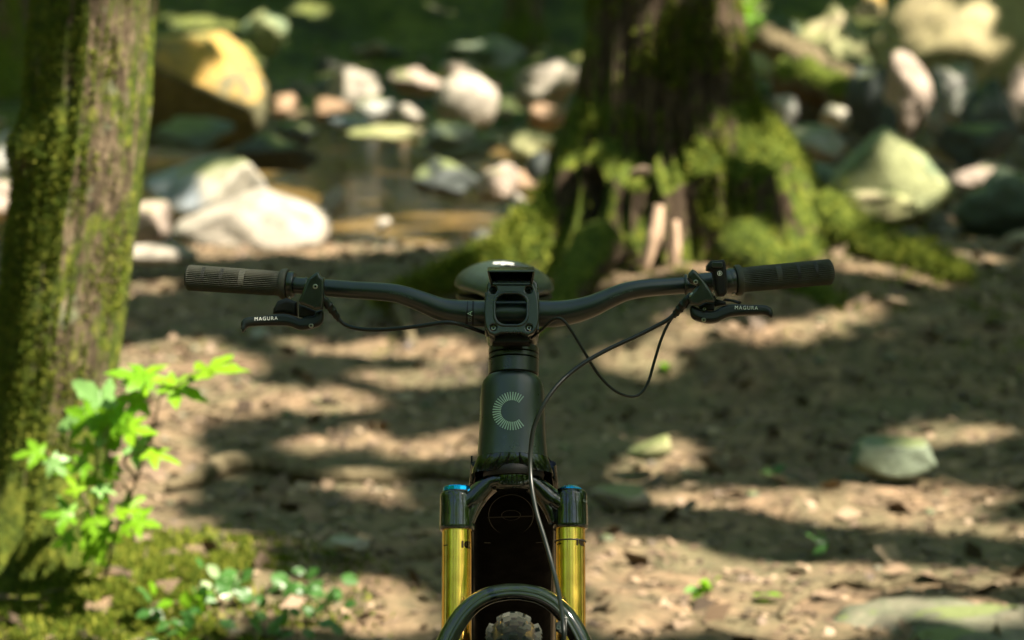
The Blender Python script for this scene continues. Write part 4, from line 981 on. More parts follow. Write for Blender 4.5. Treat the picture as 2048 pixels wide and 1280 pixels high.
# hooded mount above the faceplate
hood = MB()
lipf, lipb = .088, .052
hood.add(*hexa([F(974.5, 541, lipf), F(1069, 541, lipf), F(1069, 533.5, lipb), F(974.5, 533.5, lipb)], [F(976, 544.5, lipf), F(1067.5, 544.5, lipf), F(1067.5, 537, lipb), F(976, 537, lipb)]))
hood.add(*hexa([F(974.5, 543, lipf), F(978, 543, lipf), F(986.5, 569, .070), F(982, 572, .070)], [F(973.5, 538, lipb), F(977.5, 538, lipb), F(984, 566, .05), F(980, 568, .05)]))
hood.add(*hexa([F(1066, 543, lipf), F(1069.5, 543, lipf), F(1064, 572, .070), F(1059.5, 569, .070)], [F(1066.5, 538, lipb), F(1070.5, 538, lipb), F(1066, 568, .05), F(1062, 566, .05)]))
hood.add(*hexa([F(976, 540, .052), F(1068, 540, .052), F(1064, 569, .056), F(981, 569, .056)], [F(976, 540, .048), F(1068, 540, .048), F(1064, 569, .050), F(981, 569, .050)]))
hd = hood.build('light_hood', M['alloy'], stm, False); fixn(hd); bevel(hd, .0007, 2)
bpart(hexa([F(984, 562, .064), F(1061, 562, .064), F(1064, 570, .072), F(981, 570, .072)], [F(984, 562, .050), F(1061, 562, .050), F(1064, 570, .052), F(981, 570, .052)]), 'brow', 'alloy', stm)
# lower jaw of the stem between the bolts
plate('stem_jaw', [(1000, 664), (1046, 664), (1054, 676), (1060, 690), (985, 690), (992, 676)], M['dark'], stm, fx(0, 0, .045), AX_P, .02, .003)

# ---- spacers
s0, s1 = fs(690, .03), fs(738.5, .03)
RS = 51.5*MPX*.985
prev = fs(682, .03)
for k, (pa, pb) in enumerate(((683, 697), (698, 708), (709, 738.5))):
    a, b_ = fs(pa, .03), fs(pb, .03); L = a-b_
    bpart(lathe(fx(0, b_, 0), AX_A, [(0, RS*.97), (.0006, RS), (L-.0010, RS), (L-.0004, RS*.97)], 64), 'spacer', 'alloy')

# ---- head tube and frame
def sell(hw, hd_f, hd_b, e=2.5, n=72):
    out = []
    for k in range(n):
        a = 2*math.pi*k/n; c_, s_ = math.cos(a), math.sin(a)
        x = math.copysign(abs(c_)**(2/e), c_)*hw; y = math.copysign(abs(s_)**(2/e), s_)*(hd_f if s_ > 0 else hd_b); out.append((x, y))
    return out
HT = [(739, 46.5, .030), (741, 50, .032), (745, 53.5, .0335), (752, 58.0, .0345), (765, 61.0, .035), (785, 62.5, .0355), (820, 63.4, .036), (860, 65, .0365), (885, 66.8, .037), (905, 68.2, .0375)]
HT2 = [(905.5, 68.6, .0378), (912, 71.5, .0378), (920, 75, .0375), (930, 78, .036), (938, 79.5, .034)]
EXP = 2.25
def ht_rings(tab): return [[fx(x+(-.0015), fs(py, .035), o_) for x, o_ in sell(hw*MPX*1.03, fd, .05, EXP)] for py, hw, fd in tab]
htb = bpart(loft(ht_rings(HT)), 'head_tube', 'matte')
bpart(loft(ht_rings(HT2)), 'head_tube_collar', 'gloss_frame')
bpart(lathe(fx(0, fs(742, .035), 0), AX_A, [(0, .028), (fs(737, .03)-fs(742, .035)+.001, .0305)], 64), 'headset_cover', 'dark')
def ht_front(px, py, lift=.0004):
    s_ = fs(py, .035); pys = [h[0] for h in HT]; hw = np.interp(py, pys, [h[1] for h in HT])*MPX*1.03; fd = np.interp(py, pys, [h[2] for h in HT])
    p0 = F(px, py, .035); x = p0.x-AX_O.x+.0015
    o_ = fd*(max(0, 1-(abs(x)/hw)**EXP))**(1/EXP)
    return fx(x-.0015, s_, o_+lift)
mb = MB()
for k in range(31):
    a = R(52+k*8.55); dx, dy = math.cos(a), -math.sin(a); nx, ny = -dy, dx; v = []
    for i in range(5):
        rr_ = 21.8+(38.6-21.8)*i/4
        for e in (-1.15, 1.15): v.append(ht_front(1023.5+dx*rr_+nx*e, 822.5+dy*rr_*1.0+ny*e))
    mb.add(v, [(2*i, 2*i+1, 2*i+3, 2*i+2) for i in range(4)])
mb.build('emblem', M['grey_print'], htb, False)
# crown race seal
bpart(lathe(fx(0, fs(948, .03), 0), AX_A, [(0, .036), (.004, .0375), (.010, .0375), (.0125, .036)], 64), 'lower_cup', 'dark')
# down tube (battery housing), wide and flat fronted
d0 = fx(0, fs(925, .03), -.012); bb = Vector((0, 3.42, .37)); dtd = (bb-d0).normalized(); dtn = Vector((0, -dtd.z, dtd.y)); 
if dtn.y > 0: dtn = -dtn
rings = []
for t_, hw, hd_ in ((.002, .043, .026), (.02, .0480, .033), (.05, .0505, .036), (.15, .0515, .038), (.35, .052, .04), (.5, .055, .045), (.62, .058, .055)):
    c0 = d0+dtd*t_; rings.append([c0+Vector((x, 0, 0))+dtn*o_ for x, o_ in sell(hw, hd_, hd_, 5, 72)])
dt = bpart(loft(rings), 'down_tube', 'panel')
for sg in (-1, 1):  # gloss tubes added along the edges to carry the frame's side reflections
    bpart(tube(catmull([fx(sg*.0455, fs(928, .0), -.002), d0+dtd*.03+Vector((sg*.0495, 0, 0))+dtn*.012, d0+dtd*.10+Vector((sg*.0505, 0, 0))+dtn*.016, d0+dtd*.3+Vector((sg*.0515, 0, 0))+dtn*.018, d0+dtd*.5+Vector((sg*.054, 0, 0))+dtn*.02], 6), .0062, 16), 'reflection_rail', 'gloss_frame', dt)
# shallow round cover and seam line on the down tube face
def dtp(px, py, lift=.0005):
    o_ = d0+dtn*(.0365+lift); return pl(px, py, o_, dtn)
def dring(cx, cy, rx, ry, wd, a0=0, a1=360, lift=.0006):
    v = []; f = []; k = 48
    for i in range(k+1):
        a = R(a0+(a1-a0)*i/k); v += [dtp(cx+rx*math.cos(a), cy+ry*math.sin(a), 0), dtp(cx+(rx+wd/2)*math.cos(a), cy+(ry+wd/2)*math.sin(a), lift), dtp(cx+(rx+wd)*math.cos(a), cy+(ry+wd)*math.sin(a), 0)]
    for i in range(k): f += [(3*i, 3*i+1, 3*i+4, 3*i+3), (3*i+1, 3*i+2, 3*i+5, 3*i+4)]
    return v, f
mb = MB(); mb.add(*dring(1022, 1030, 44, 40, 1.6, 0, 360, .0005)); mb.add(*dring(1022, 1030, 18, 9, 1.6, 0, 360, .0008))
mb.build('port_cover', M['dark'], dt)
mb = MB(); mb.add([dtp(975, 1034, .0008), dtp(1070, 1031, .0008), dtp(1070, 1033.2, .0012), dtp(975, 1036.2, .0012)], [(0, 1, 2, 3)]); mb.add([dtp(968, 1084.5, .0006), dtp(1022, 1087, .0006), dtp(1086, 1084, .0006), dtp(1086, 1085.2, .0006), dtp(1022, 1088.4, .0006), dtp(968, 1086, .0006)], [(0, 1, 4, 5), (1, 2, 3, 4)])
mb.build('seam', M['dark'], dt, False)
# thin cable guide at the left
bpart(tube([fx(-.0515, fs(905, 0), -.02), fx(-.0525, fs(960, 0), -.02)], .0012, 8), 'cable_tie', 'dark')

# ---- fork
HS = .0685
cpath = [(912, 1018), (930, 1011), (947, 999), (963, 982), (980, 967), (1000, 960.5), (1023, 958.5), (1047, 960.5), (1068, 968), (1084, 982), (1100, 998), (1117, 1009), (1136, 1016)]
crr = [24, 26, 25, 22, 18.5, 19.5, 21, 19.5, 18.5, 22, 25, 26, 24]
cq = catmull([F(a, b_, .014*min(1, max(0, (100-abs(a-1024))/70))) for a, b_ in cpath], 6)
cr = bpart(tube(cq, list(np.interp(np.linspace(0, len(crr)-1, len(cq)), range(len(crr)), [c_*MPX*.96 for c_ in crr])), 36, 1.05, AX_P), 'fork_crown', 'gloss')
for sg in (-1, 1):
    g_pts = [(1023+sg*(a-1023)*-1 if sg > 0 else a, b_) for a, b_ in ((996, 968), (974, 984), (958, 1002), (947, 1024), (941, 1046))]
    gq = catmull([F(a, b_, .006) for a, b_ in g_pts], 5)
    bpart(tube(gq, list(np.interp(np.linspace(0, 4, len(gq)), range(5), [c_*MPX for c_ in (11, 13, 14, 12, 8)])), 20, 1.3, AX_P), 'crown_web', 'gloss', cr)
c_s = fs(958, 0)
bpart(lathe(fx(0, fs(985, 0), 0), AX_A, [(0, .028), (.004, .031), (.020, .031), (.030, .030)], 48), 'crown_hub', 'gloss', cr)
for sg, ctop, cbot in ((-1, 982, 1054), (1, 979, 1051)):
    s_t, s_b = fs(ctop, .01), fs(cbot, .02); L = s_t-s_b; o_ = fx(sg*HS, s_b, 0)
    bpart(lathe(o_, AX_A, [(-.001, .0185), (-.001, .0205), (.0012, .0218), (.004, .0216), (L*.5, .0212), (L-.006, .0210), (L-.002, .0200), (L, .0178), (L, .010)], 56), 'leg_clamp', 'gloss', cr)
    st = bpart(lathe(fx(sg*HS, -.45, 0), AX_A, [(0, .018), (.45+s_b+.01, .018)], 64), 'stanchion', 'gold')
    # top cap, faceted
    if sg < 0:
        capp = [(0, .0170), (.0006, .0175), (.0050, .0175), (.0062, .0165), (.0062, .011), (.0048, .010)]; nseg = 14
    else:
        capp = [(0, .0150), (.0003, .0165), (.0015, .0160), (.0052, .0095), (.0058, .008), (.0058, .004)]; nseg = 10
    tc_o = mesh('top_cap', *lathe(fx(sg*HS, s_t+.0006, 0), AX_A, capp, nseg), M['blue'], cr, False); fixn(tc_o)
    if sg < 0: bpart(lathe(fx(sg*HS, s_t-.0005, 0), AX_A, [(0, .0182), (.0012, .0182), (.0012, .010)], 40), 'cap_washer', 'dark', cr)
    # logo wrapped on the stanchion
    def wrap(u, v, ang0, s_c, r=.0183, sg=sg): a = ang0+u/r; return fx(sg*HS+r*math.sin(a), s_c+v, r*math.cos(a))
    s_l = fs(1088 if sg < 0 else 1083, .018)
    ang0 = R(42) if sg < 0 else R(46)
    mb = MB()
    def strip(pts2, w_):
        v = []; 
        for i, (a, b2) in enumerate(pts2): v += [wrap(a-w_/2, b2, ang0, s_l), wrap(a+w_/2, b2, ang0, s_l)]
        mb.add(v, [(2*i, 2*i+1, 2*i+3, 2*i+2) for i in range(len(pts2)-1)])
    strip([(-.0062, -.0042), (-.0062, .0042)], .0026)
    for ox in (-.0012, .0024, .0058): strip([(ox+.0016, -.0042), (ox-.0008, -.0022), (ox-.0016, 0), (ox-.0008, .0022), (ox+.0016, .0042)], .0030 if ox < .005 else .0012)
    mb.build('lettering', M['dark_print'], st, False)
    mb = MB(); a0 = R(-62); s_l2 = fs(1089 if sg < 0 else 1086, .018)
    for i in range(5): mb.add([wrap(.0016*i, -.0005, a0, s_l2), wrap(.0016*i+.0011, -.0005, a0, s_l2), wrap(.0016*i+.0011, .0008, a0, s_l2), wrap(.0016*i, .0008, a0, s_l2)], [(0, 1, 2, 3)])
    mb.build('sag_mark', M['dark_print'], st, False)
    if sg > 0:
        bpart(lathe(fx(HS, fs(1078, .019), 0), AX_A, [(-.0009, .0182), (-.0005, .0192), (.0005, .0192), (.0009, .0182)], 48, caps=False), 'travel_ring', 'dark', st)
        text('lettering', 'GRIP', .0045, M['dim_print'], cr, lambda u, v: fx(HS+.0222*math.sin(R(56)+u/.0222), fs(1000, .02)+v, .0222*math.cos(R(56)+u/.0222)), 0, 1)
# lower legs, arch and front wheel (turning about the axle)
AXL = fx(0, 0, .044); sA = (.37-AXL.z)/AX_A.z; AXL = fx(0, sA, .044)
s_seal = fs(1280, .03)+.010
lw = MB()
for sg in (-1, 1):
    o_ = fx(sg*HS, sA-.02, 0); L = s_seal-(sA-.02)-.035
    lg = bpart(lathe(o_, AX_A, [(0, .012), (.004, .02), (.06, .0225), (L-.05, .0235), (L-.02, .026), (L, .026), (L, .019)], 48), 'lower_leg', 'gloss')
    bpart(tube([fx(sg*HS, sA, .0), fx(sg*HS*.97, sA, .044), fx(sg*HS*.97, sA, .056)], [.02, .019, .012], 24), 'dropout', 'gloss', lg)
AO = .046
def archpts(scale_x, top, oy): 
    base = [(-176, 1345), (-163, 1300), (-148, 1268), (-122, 1232), (-92, 1206), (-58, 1190), (-22, 1183.5), (0, 1182.5), (22, 1183.5), (58, 1190), (92, 1206), (122, 1232), (148, 1268), (163, 1300), (176, 1345)]
    return catmull([F(1028+a*scale_x, b_+top, oy) for a, b_ in base], 5)
ap = archpts(.86, 1, AO-.002); na = len(ap)
ar = bpart(tube(ap, [0.0098+.0035*abs(2*i/(na-1)-1)**1.5 for i in range(na)], 30, 1.35, AX_P), 'fork_arch', 'gloss')
bpart(tube(archpts(.835, 6, AO+.0125), .0036, 16, 1.2, AX_P), 'arch_rib', 'gloss', ar)
# hose clip on the arch
plate('hose_clip', [(1111, 1246), (1124, 1240), (1134, 1238), (1134, 1272), (1124, 1270), (1112, 1262)], M['hose'], ar, F(1122, 1255, AO+.030), AX_P, .006, .0015)
bpart(lathe(F(1117, 1255, AO+.035), AX_P, [(-.002, .0026), (.0012, .0026), (.0012, .0012), (0, .0012)], 14), 'bolt', 'alloy', ar)
def wheel(ax, name_prefix, knobs_detail):
    # tyre: torus-like section; knobs
    R0, rt = .3815-.0045, .030
    prof = []
    for k in range(25):
        a = R(-110+220*k/24); prof.append((math.sin(a)*rt, R0-rt+math.cos(a)*rt*.98))
    ty = bpart(lathe(ax, Vector((1, 0, 0)), prof, 160, (0, 1, 0), False), 'front_tyre' if knobs_detail else 'rear_tyre', 'dark')
    rimp = [(-.0165, .318), (-.0175, .322), (-.0175, .309), (-.012, .298), (.012, .298), (.0175, .309), (.0175, .322), (.0165, .318), (-.0165, .318)]
    rm = bpart(lathe(ax, Vector((1, 0, 0)), rimp, 120, (0, 1, 0), False), 'rim', 'dark')
    hub = bpart(lathe(ax, Vector((1, 0, 0)), [(-.055, .010), (-.050, .012), (-.038, .013), (-.036, .028), (-.033, .028), (-.030, .014), (.030, .014), (.033, .028), (.036, .028), (.038, .013), (.055, .010)], 32, (0, 1, 0)), 'hub', 'alloy')
    spm = None
    for k in range(32):
        a = 2*math.pi*k/32; sd = -1 if k % 2 else 1; a2 = a+(.5 if k % 4 < 2 else -.5)
        v, f = tube([ax+Vector((sd*.034, math.cos(a2)*.027, math.sin(a2)*.027)), ax+Vector((sd*.003, math.cos(a)*.3, math.sin(a)*.3))], .0011, 6)
        mesh('spoke', v, f, M['dark'], hub)
    for sd in (-1,):
        bpart(lathe(ax+Vector((sd*.040, 0, 0)), Vector((1, 0, 0)), [(0, .070), (0, .1), (.002, .1), (.002, .070), (0, .070)], 60, (0, 1, 0), False), 'brake_disc', 'steel', hub)
    # knobs
    rows = 96; rest_ = MB(); base = None
    shapes = {}
    def knob(kind):
        hx, hy, hz = {'c': (.0055, .0046, .0036), 's': (.0052, .0062, .0045), 'm': (.0048, .0048, .0036)}[kind]
        v, f = hexa([(-hx, -hy, -.002), (hx, -hy, -.002), (hx, hy, -.002), (-hx, hy, -.002)], [(-hx*.78, -hy*.75, hz), (hx*.78, -hy*.75, hz), (hx*.78, hy*.75, hz), (-hx*.78, hy*.75, hz)])
        return v, f
    kr = random.Random(3)
    for i in range(rows):
        a = 2*math.pi*i/rows
        pat = [('c', -.0085, 0, .3), ('c', .0085, 0, -.3), ('s', -.0265, .5, .25), ('s', .0265, .5, -.25)]
        if i % 2: pat = [('m', -.0145, 0, -.2), ('m', .0145, 0, .2), ('c', 0.0, 0, 0), ('s', -.0265, .5, .15), ('s', .0265, .5, -.15)]
        for kind, x, ph, tw_ in pat:
            aa = a+ph*2*math.pi/rows*.5; b_ = math.asin(max(-1, min(1, x/rt))); b_ = max(-1.15, min(1.15, b_))
            n_ = Vector((math.sin(b_), -math.cos(aa)*math.cos(b_), math.sin(aa)*math.cos(b_)))
            c_ = ax+Vector((0, -math.cos(aa), math.sin(aa)))*(R0-rt)+n_*rt
            t_ = Vector((0, math.sin(aa), math.cos(aa))); s_ = t_.cross(n_); s_.normalize(); t_ = n_.cross(s_)
            q = Matrix((s_, t_, n_)).transposed() @ Matrix.Rotation(tw_+kr.uniform(-.06, .06), 3, 'Z')
            vis = knobs_detail and R(20) < aa < R(125)
            if vis:
                if kind not in shapes:
                    me_ = bpy.data.meshes.new('tread_knob'); vv_, ff_ = knob(kind); me_.from_pydata([tuple(p) for p in vv_], [], ff_); me_.materials.append(M['tyre']); 
                    bm = bmesh.new(); bm.from_mesh(me_); bmesh.ops.recalc_face_normals(bm, faces=bm.faces); bm.to_mesh(me_); bm.free(); shapes[kind] = me_
                o_ = bpy.data.objects.new('tread_knob', shapes[kind]); col.objects.link(o_); o_.parent = ty; o_.location = c_-WL[ty.name]; o_.rotation_mode = 'QUATERNION'; o_.rotation_quaternion = q.to_quaternion(); WL[o_.name] = c_
            else:
                vv_, ff_ = knob(kind); rest_.add([c_+q @ Vector(p) for p in vv_], ff_)
    rt_o = rest_.build('tread', M['tyre'], ty, False); fixn(rt_o); rt_o['kind'] = 'stuff'
    return ty
wheel(AXL, 'front', True)
RAX = Vector((AXL.x, AXL.y+1.25, .37)); wheel(RAX, 'rear', False)
bpart(tube([AXL+Vector((-.078, 0, 0)), AXL+Vector((.078, 0, 0))], .008, 20), 'axle', 'alloy')

# ---- rest of the frame
bbp = Vector((0, AXL.y+.80, .345)); seat_top = Vector((0, bbp.y+.125, .86))
bpart(tube(catmull([fx(0, fs(765, .03), -.03), Vector((0, 3.06, .925)), Vector((0, 3.28, .84)), seat_top-Vector((0, 0, .05))], 6), [.030]*8+[.027]*11, 28, 1.15, Vector((0, 0, 1))), 'top_tube', 'matte')
bpart(tube([bbp, seat_top], .019, 24), 'seat_tube', 'gloss_frame')
bpart(tube([seat_top-Vector((0, .005, .02)), Vector((0, seat_top.y+.033, .985))], .0155, 24), 'seatpost', 'gloss')
mot = bpart(lathe(bbp+Vector((-.065, 0, .01)), Vector((1, 0, 0)), [(0, .05), (.01, .075), (.12, .075), (.13, .05)], 40, (0, 1, 0)), 'motor', 'gloss_frame')
for sg in (-1, 1):
    bpart(tube(catmull([bbp+Vector((sg*.04, .06, 0)), bbp+Vector((sg*.062, .2, .01)), RAX+Vector((sg*.07, 0, 0))], 6), .0125, 16, 1.3), 'chainstay', 'gloss_frame')
    bpart(tube(catmull([seat_top+Vector((sg*.02, .03, -.15)), seat_top+Vector((sg*.05, .14, -.22)), RAX+Vector((sg*.07, 0, .02))], 6), .009, 16), 'seatstay', 'gloss_frame')
    ck = bpart(tube([bbp+Vector((sg*.075, 0, .01)), bbp+Vector((sg*.082, sg*.17*.94, sg*-.02))], [.016, .012], 20, 1.4), 'crank', 'dark')
    pc = bbp+Vector((sg*.135, sg*.17*.94, sg*-.02))
    o = mesh('pedal', *hexa([pc+Vector((-.05, -.05, -.008)), pc+Vector((.05, -.05, -.008)), pc+Vector((.05, .05, -.008)), pc+Vector((-.05, .05, -.008))], [pc+Vector((-.05, -.05, .008)), pc+Vector((.05, -.05, .008)), pc+Vector((.05, .05, .008)), pc+Vector((-.05, .05, .008))]), M['dark'], ck); fixn(o); bevel(o, .004)

# ---- saddle
SY0, SY1 = 3.36, 3.62
rings = []
for k in range(22):
    t = k/21; y = SY0+(SY1-SY0)*t
    hw = .020+.053*ss(.25, .95, t); 
    if t > .93: hw *= 1-.10*((t-.93)/.07)**2
    zc = P(1005, 519.5, 3.59).z-.028*(1-t)**1.2*1.0-.010*ss(.93, 1, t); dz_ = .020+.022*ss(.3, 1, t)
    ring = []
    for j in range(40):
        a = 2*math.pi*j/40; c_, s_ = math.cos(a), math.sin(a)
        x = c_*hw
        if s_ >= 0: z = zc-dz_*(1-math.sqrt(max(0, 1-abs(c_)**1.9)))
        else: z = zc-dz_-.008*abs(s_)
        ring.append(Vector((x*1.04-.012, y, z-.05*x)))
    rings.append(ring)
sad = bpart(loft(rings), 'saddle', 'saddle')
rings = [[Vector((p.x*.985, p.y, p.z-.0045)) for p in [q_ for q_ in r_g]] for r_g in rings]
base_ = []
for r_g in rings:
    zz = min(p.z for p in r_g)
    base_.append([Vector((p.x, p.y, zz-.003 if p.z < zz+.012 else zz+.003)) for p in r_g])
bpart(loft(base_), 'saddle_base', 'dark', sad)
for sg in (-1, 1):
    bpart(tube(catmull([Vector((sg*.012, 3.38, P(0, 545, 3.38).z-.03)), Vector((sg*.022, 3.46, .955)), Vector((sg*.022, 3.54, .95)), Vector((sg*.036, 3.60, .968))], 6), .0036, 10), 'saddle_rail', 'dark', sad)
bpart(tube([Vector((0, seat_top.y+.025, .975)), Vector((0, seat_top.y+.04, 1.0))], [.02, .024], 20), 'seat_clamp', 'dark')
def sad_map(u, v):
    x = (1007-1024)/FPX*3.62+u; y = 3.575+v*1.6; t = (y-SY0)/(SY1-SY0)
    hw = .020+.053*ss(.25, .95, t); zc = P(1005, 519.5, 3.59).z-.028*(1-t)**1.2-.010*ss(.93, 1, t); dz_ = .020+.022*ss(.3, 1, t); xx = (x+.012)/hw
    return Vector((x, y, zc-dz_*(1-math.sqrt(max(0, 1-abs(xx)**1.9)))-.05*(x+.012)+.0012))
text('lettering', 'ergon', .0125, M['white'], sad, sad_map, .0008, 1.05)

# ---- hoses and cables
def hose(name, pts3, r, label=None):
    q = catmull([P(*a) for a in pts3], 10); o = bpart(tube(q, r, 14), name, 'hose'); return o
hose('brake_hose', [(674, 634, 2.873), (688, 648, 2.872), (710, 656, 2.868), (745, 659.5, 2.862), (790, 657.5, 2.855), (840, 652, 2.85), (885, 645.5, 2.848), (915, 647.5, 2.85), (948, 658, 2.87), (978, 670, 2.895), (990, 680, 2.92)], .0025)
hose('brake_hose', [(1352, 626, 2.873), (1335, 640, 2.870), (1305, 656, 2.865), (1265, 676, 2.855), (1215, 699, 2.84), (1165, 728, 2.815), (1120, 765, 2.79), (1088, 808, 2.775), (1068, 855, 2.77), (1061, 905, 2.765), (1062, 960, 2.75), (1072, 1020, 2.72), (1090, 1080, 2.69), (1108, 1145, 2.655), (1120, 1200, 2.61), (1127, 1252, 2.572), (1128, 1300, 2.56), (1130, 1400, 2.53)], .0027)
hose('remote_cable', [(1356, 622, 2.880), (1338, 645, 2.878), (1322, 680, 2.872), (1308, 725, 2.865), (1296, 765, 2.858), (1280, 788, 2.852), (1258, 792.5, 2.846), (1228, 780, 2.84), (1196, 748, 2.838), (1168, 703, 2.838), (1145, 665, 2.84), (1128, 642, 2.842), (1116, 636.5, 2.845), (1103, 642, 2.85), (1085, 658, 2.865), (1062, 676, 2.89), (1050, 684, 2.91)], .0018)
# ================================================================ CANOPY
M['canopy'] = leafmat('canopy_leaf', (.05, .10, .012), (.10, .17, .02), .5)
# sun patches, as openings cut in the unseen leaves: (px, py, half width, half height, rotation, depth y or None for the ground)
SH = []
def spot(px, py, a, b_, rot=0, y=None, z=None): SH.append((px, py, a, b_, R(rot), y, z))
for q in [(540, 800, 180, 17, 4), (800, 700, 170, 17, 2), (870, 752, 100, 12), (720, 880, 62, 17), (910, 880, 55, 17), (825, 896, 45, 10), (570, 884, 60, 9),
          (735, 965, 30, 9), (830, 995, 25, 14), (760, 990, 40, 10), (1500, 1030, 150, 30, 2), (1330, 1035, 100, 36), (1290, 1140, 130, 34), (1450, 1185, 170, 22),
          (1640, 1165, 170, 20), (1800, 1090, 60, 12), (1830, 1000, 120, 14), (1900, 868, 130, 11, 2), (1960, 1062, 70, 14), (1340, 1225, 160, 18),
          (1225, 1100, 40, 24), (1400, 1090, 90, 16), (1600, 1110, 70, 12), (1980, 1130, 70, 14), (1500, 1130, 70, 10),
          (800, 488, 260, 12, -3), (700, 452, 120, 12), (450, 572, 140, 8), (320, 575, 70, 10), (1720, 625, 50, 14), (1950, 512, 40, 9),
          (1300, 715, 60, 16), (1400, 655, 70, 12), (1520, 668, 60, 10), (1620, 650, 40, 10), (640, 1180, 60, 8), (780, 1205, 60, 10), (860, 1240, 60, 12),
          (320, 1140, 190, 70, 8), (230, 1210, 150, 70), (80, 1240, 60, 14, 30), (420, 1180, 60, 16), (1850, 1215, 110, 12), (1660, 1262, 60, 10), (1560, 1080, 250, 26), (990, 1030, 60, 10)]:
    spot(*q)
# trunks, leaves, rocks
for q in [(290, 120, 16, 140, 3, 5.15), (268, 430, 16, 190, 5, 5.15), (240, 640, 18, 90, 6, 5.15), (215, 820, 14, 70, 5, 5.15), (120, 560, 30, 50, 0, 5.1), (90, 700, 30, 40, 0, 5.1), (240, 60, 45, 60, 0, 5.1), (180, 500, 60, 60, 0, 5.1), (200, 420, 50, 40, 20, 5.1), (170, 580, 50, 50, 0, 5.1),
          (110, 640, 40, 30, 0, 5.1), (90, 850, 60, 14, 30, 5.1), (190, 680, 40, 60, 0, 5.1), (60, 1120, 60, 12, 40, 5.05), (210, 200, 24, 60, 0, 5.1), (90, 1000, 30, 10, 40, 5.1), (140, 740, 70, 16, 10, 5.1),
          (330, 760, 140, 70, 0, 4.85), (430, 720, 70, 25, 20, 4.85), (250, 900, 150, 60, 0, 4.85), (60, 900, 60, 30, 0, 4.85), (230, 1040, 120, 70, 0, 4.85), (300, 1010, 50, 60, 0, 4.85),
          (400, 52, 90, 20, 5, 16), (480, 110, 34, 70, -30, 16), (500, 190, 30, 56, 0, 16), (430, 150, 30, 20, 30, 16), (545, 60, 30, 34, 30, 19), (440, 190, 40, 30, 0, 16),
          (700, 162, 52, 34, 0, 16.8), (565, 208, 26, 22, 0, 15.6), (655, 215, 45, 18, 0, 15.4), (820, 158, 42, 18, 0, 17.2), (935, 190, 56, 48, 0, 15.3), (895, 215, 26, 26, 0, 15.3), (820, 225, 26, 22, 0, 14.6), (740, 205, 30, 24, 0, 14.9),
          (1090, 145, 60, 20, 20, 17.6), (1310, 905, 42, 26, 0, 6.3), (1240, 1010, 60, 30, 0, 6), (820, 276, 120, 12, 0, 14), (900, 442, 130, 14, 0, 11), (1030, 300, 40, 14, 0, 14), (1050, 212, 40, 14, 0, 16), (480, 400, 90, 34, -10, 10.75), (580, 395, 60, 26, 0, 10.75), (430, 450, 90, 36, 0, 10.75), (560, 450, 70, 36, 0, 10.75),
          (320, 510, 100, 30, 0, 9.75), (290, 430, 34, 40, 0, 11), (765, 453, 18, 20, 0, 10.75), (1040, 415, 22, 32, 0, 9.9), (500, 350, 50, 18, 0, 12.2), (20, 320, 40, 22, 0, 12.6), (20, 390, 34, 34, 0, 11.5), (1010, 350, 26, 14, 0, 12.6),
          (1815, 330, 20, 75, -30, 12.3), (1862, 350, 16, 60, -30, 12.3), (1770, 290, 16, 36, -30, 12.3), (1885, 385, 16, 30, 0, 12.3), (1750, 400, 70, 16, 0, 11.4), (1950, 348, 50, 14, -5, 13),
          (1640, 70, 60, 30, 30, 20), (1700, 120, 45, 30, 0, 20), (1540, 90, 34, 20, 30, 18.6), (1620, 115, 70, 16, 30, 17.2), (1890, 60, 110, 22, 35, 18.2), (1860, 20, 60, 26, 35, 18.2), (1960, 60, 60, 40, 40, 18.2), (1830, 90, 50, 18, 30, 18.2),
          (1790, 120, 30, 16, 0, 15.2), (1820, 165, 34, 34, 0, 15.2), (1890, 180, 24, 24, 0, 15.9), (2030, 180, 24, 26, 0, 16.2), (1670, 225, 14, 14, 0, 15.4),
          (1480, 22, 44, 40, 0, 19), (1060, 232, 30, 14, 0, 15), (1030, 362, 34, 14, 0, 13), (945, 95, 40, 10, 0, 19), (1740, 10, 30, 30, 0, 20), (1020, 210, 30, 16, 0, 15.5), (620, 20, 40, 16, 0, 24), (880, 20, 40, 14, 0, 24),
          # big tree
          (1155, 200, 8, 90, 6, 8.9), (1400, 300, 70, 16, 0, 8.5), (1370, 350, 34, 34, 0, 8.4), (1580, 330, 22, 70, -20, 8.8), (1560, 270, 26, 26, 0, 8.8), (1620, 430, 40, 40, 0, 8.6),
          (1560, 490, 90, 30, 0, 8.4), (1700, 510, 90, 22, 8, 8.5), (1850, 530, 80, 16, 12, 8.4), (1480, 540, 60, 20, 0, 8.2), (1310, 480, 20, 60, 0, 8.3), (1270, 345, 30, 10, 0, 8.35), (1040, 520, 60, 20, -20, 8.6), (950, 560, 60, 12, -10, 8.6), (1380, 430, 20, 30, 0, 8.3),
          # bicycle
          (1062, 830, 34, 80, 0, 2.8), (925, 1150, 70, 140, 0, 2.7), (1150, 1120, 60, 160, 0, 2.7), (460, 555, 110, 34, 0, 2.93), (1040, 530, 80, 20, 0, 3.5), (1040, 1180, 150, 40, 0, 2.65), (905, 980, 60, 20, 0, 2.75), (1140, 975, 60, 16, 0, 2.75), (1120, 1180, 40, 30, 0, 2.6)]:
    spot(*q[:4], rot=q[4], y=q[5])

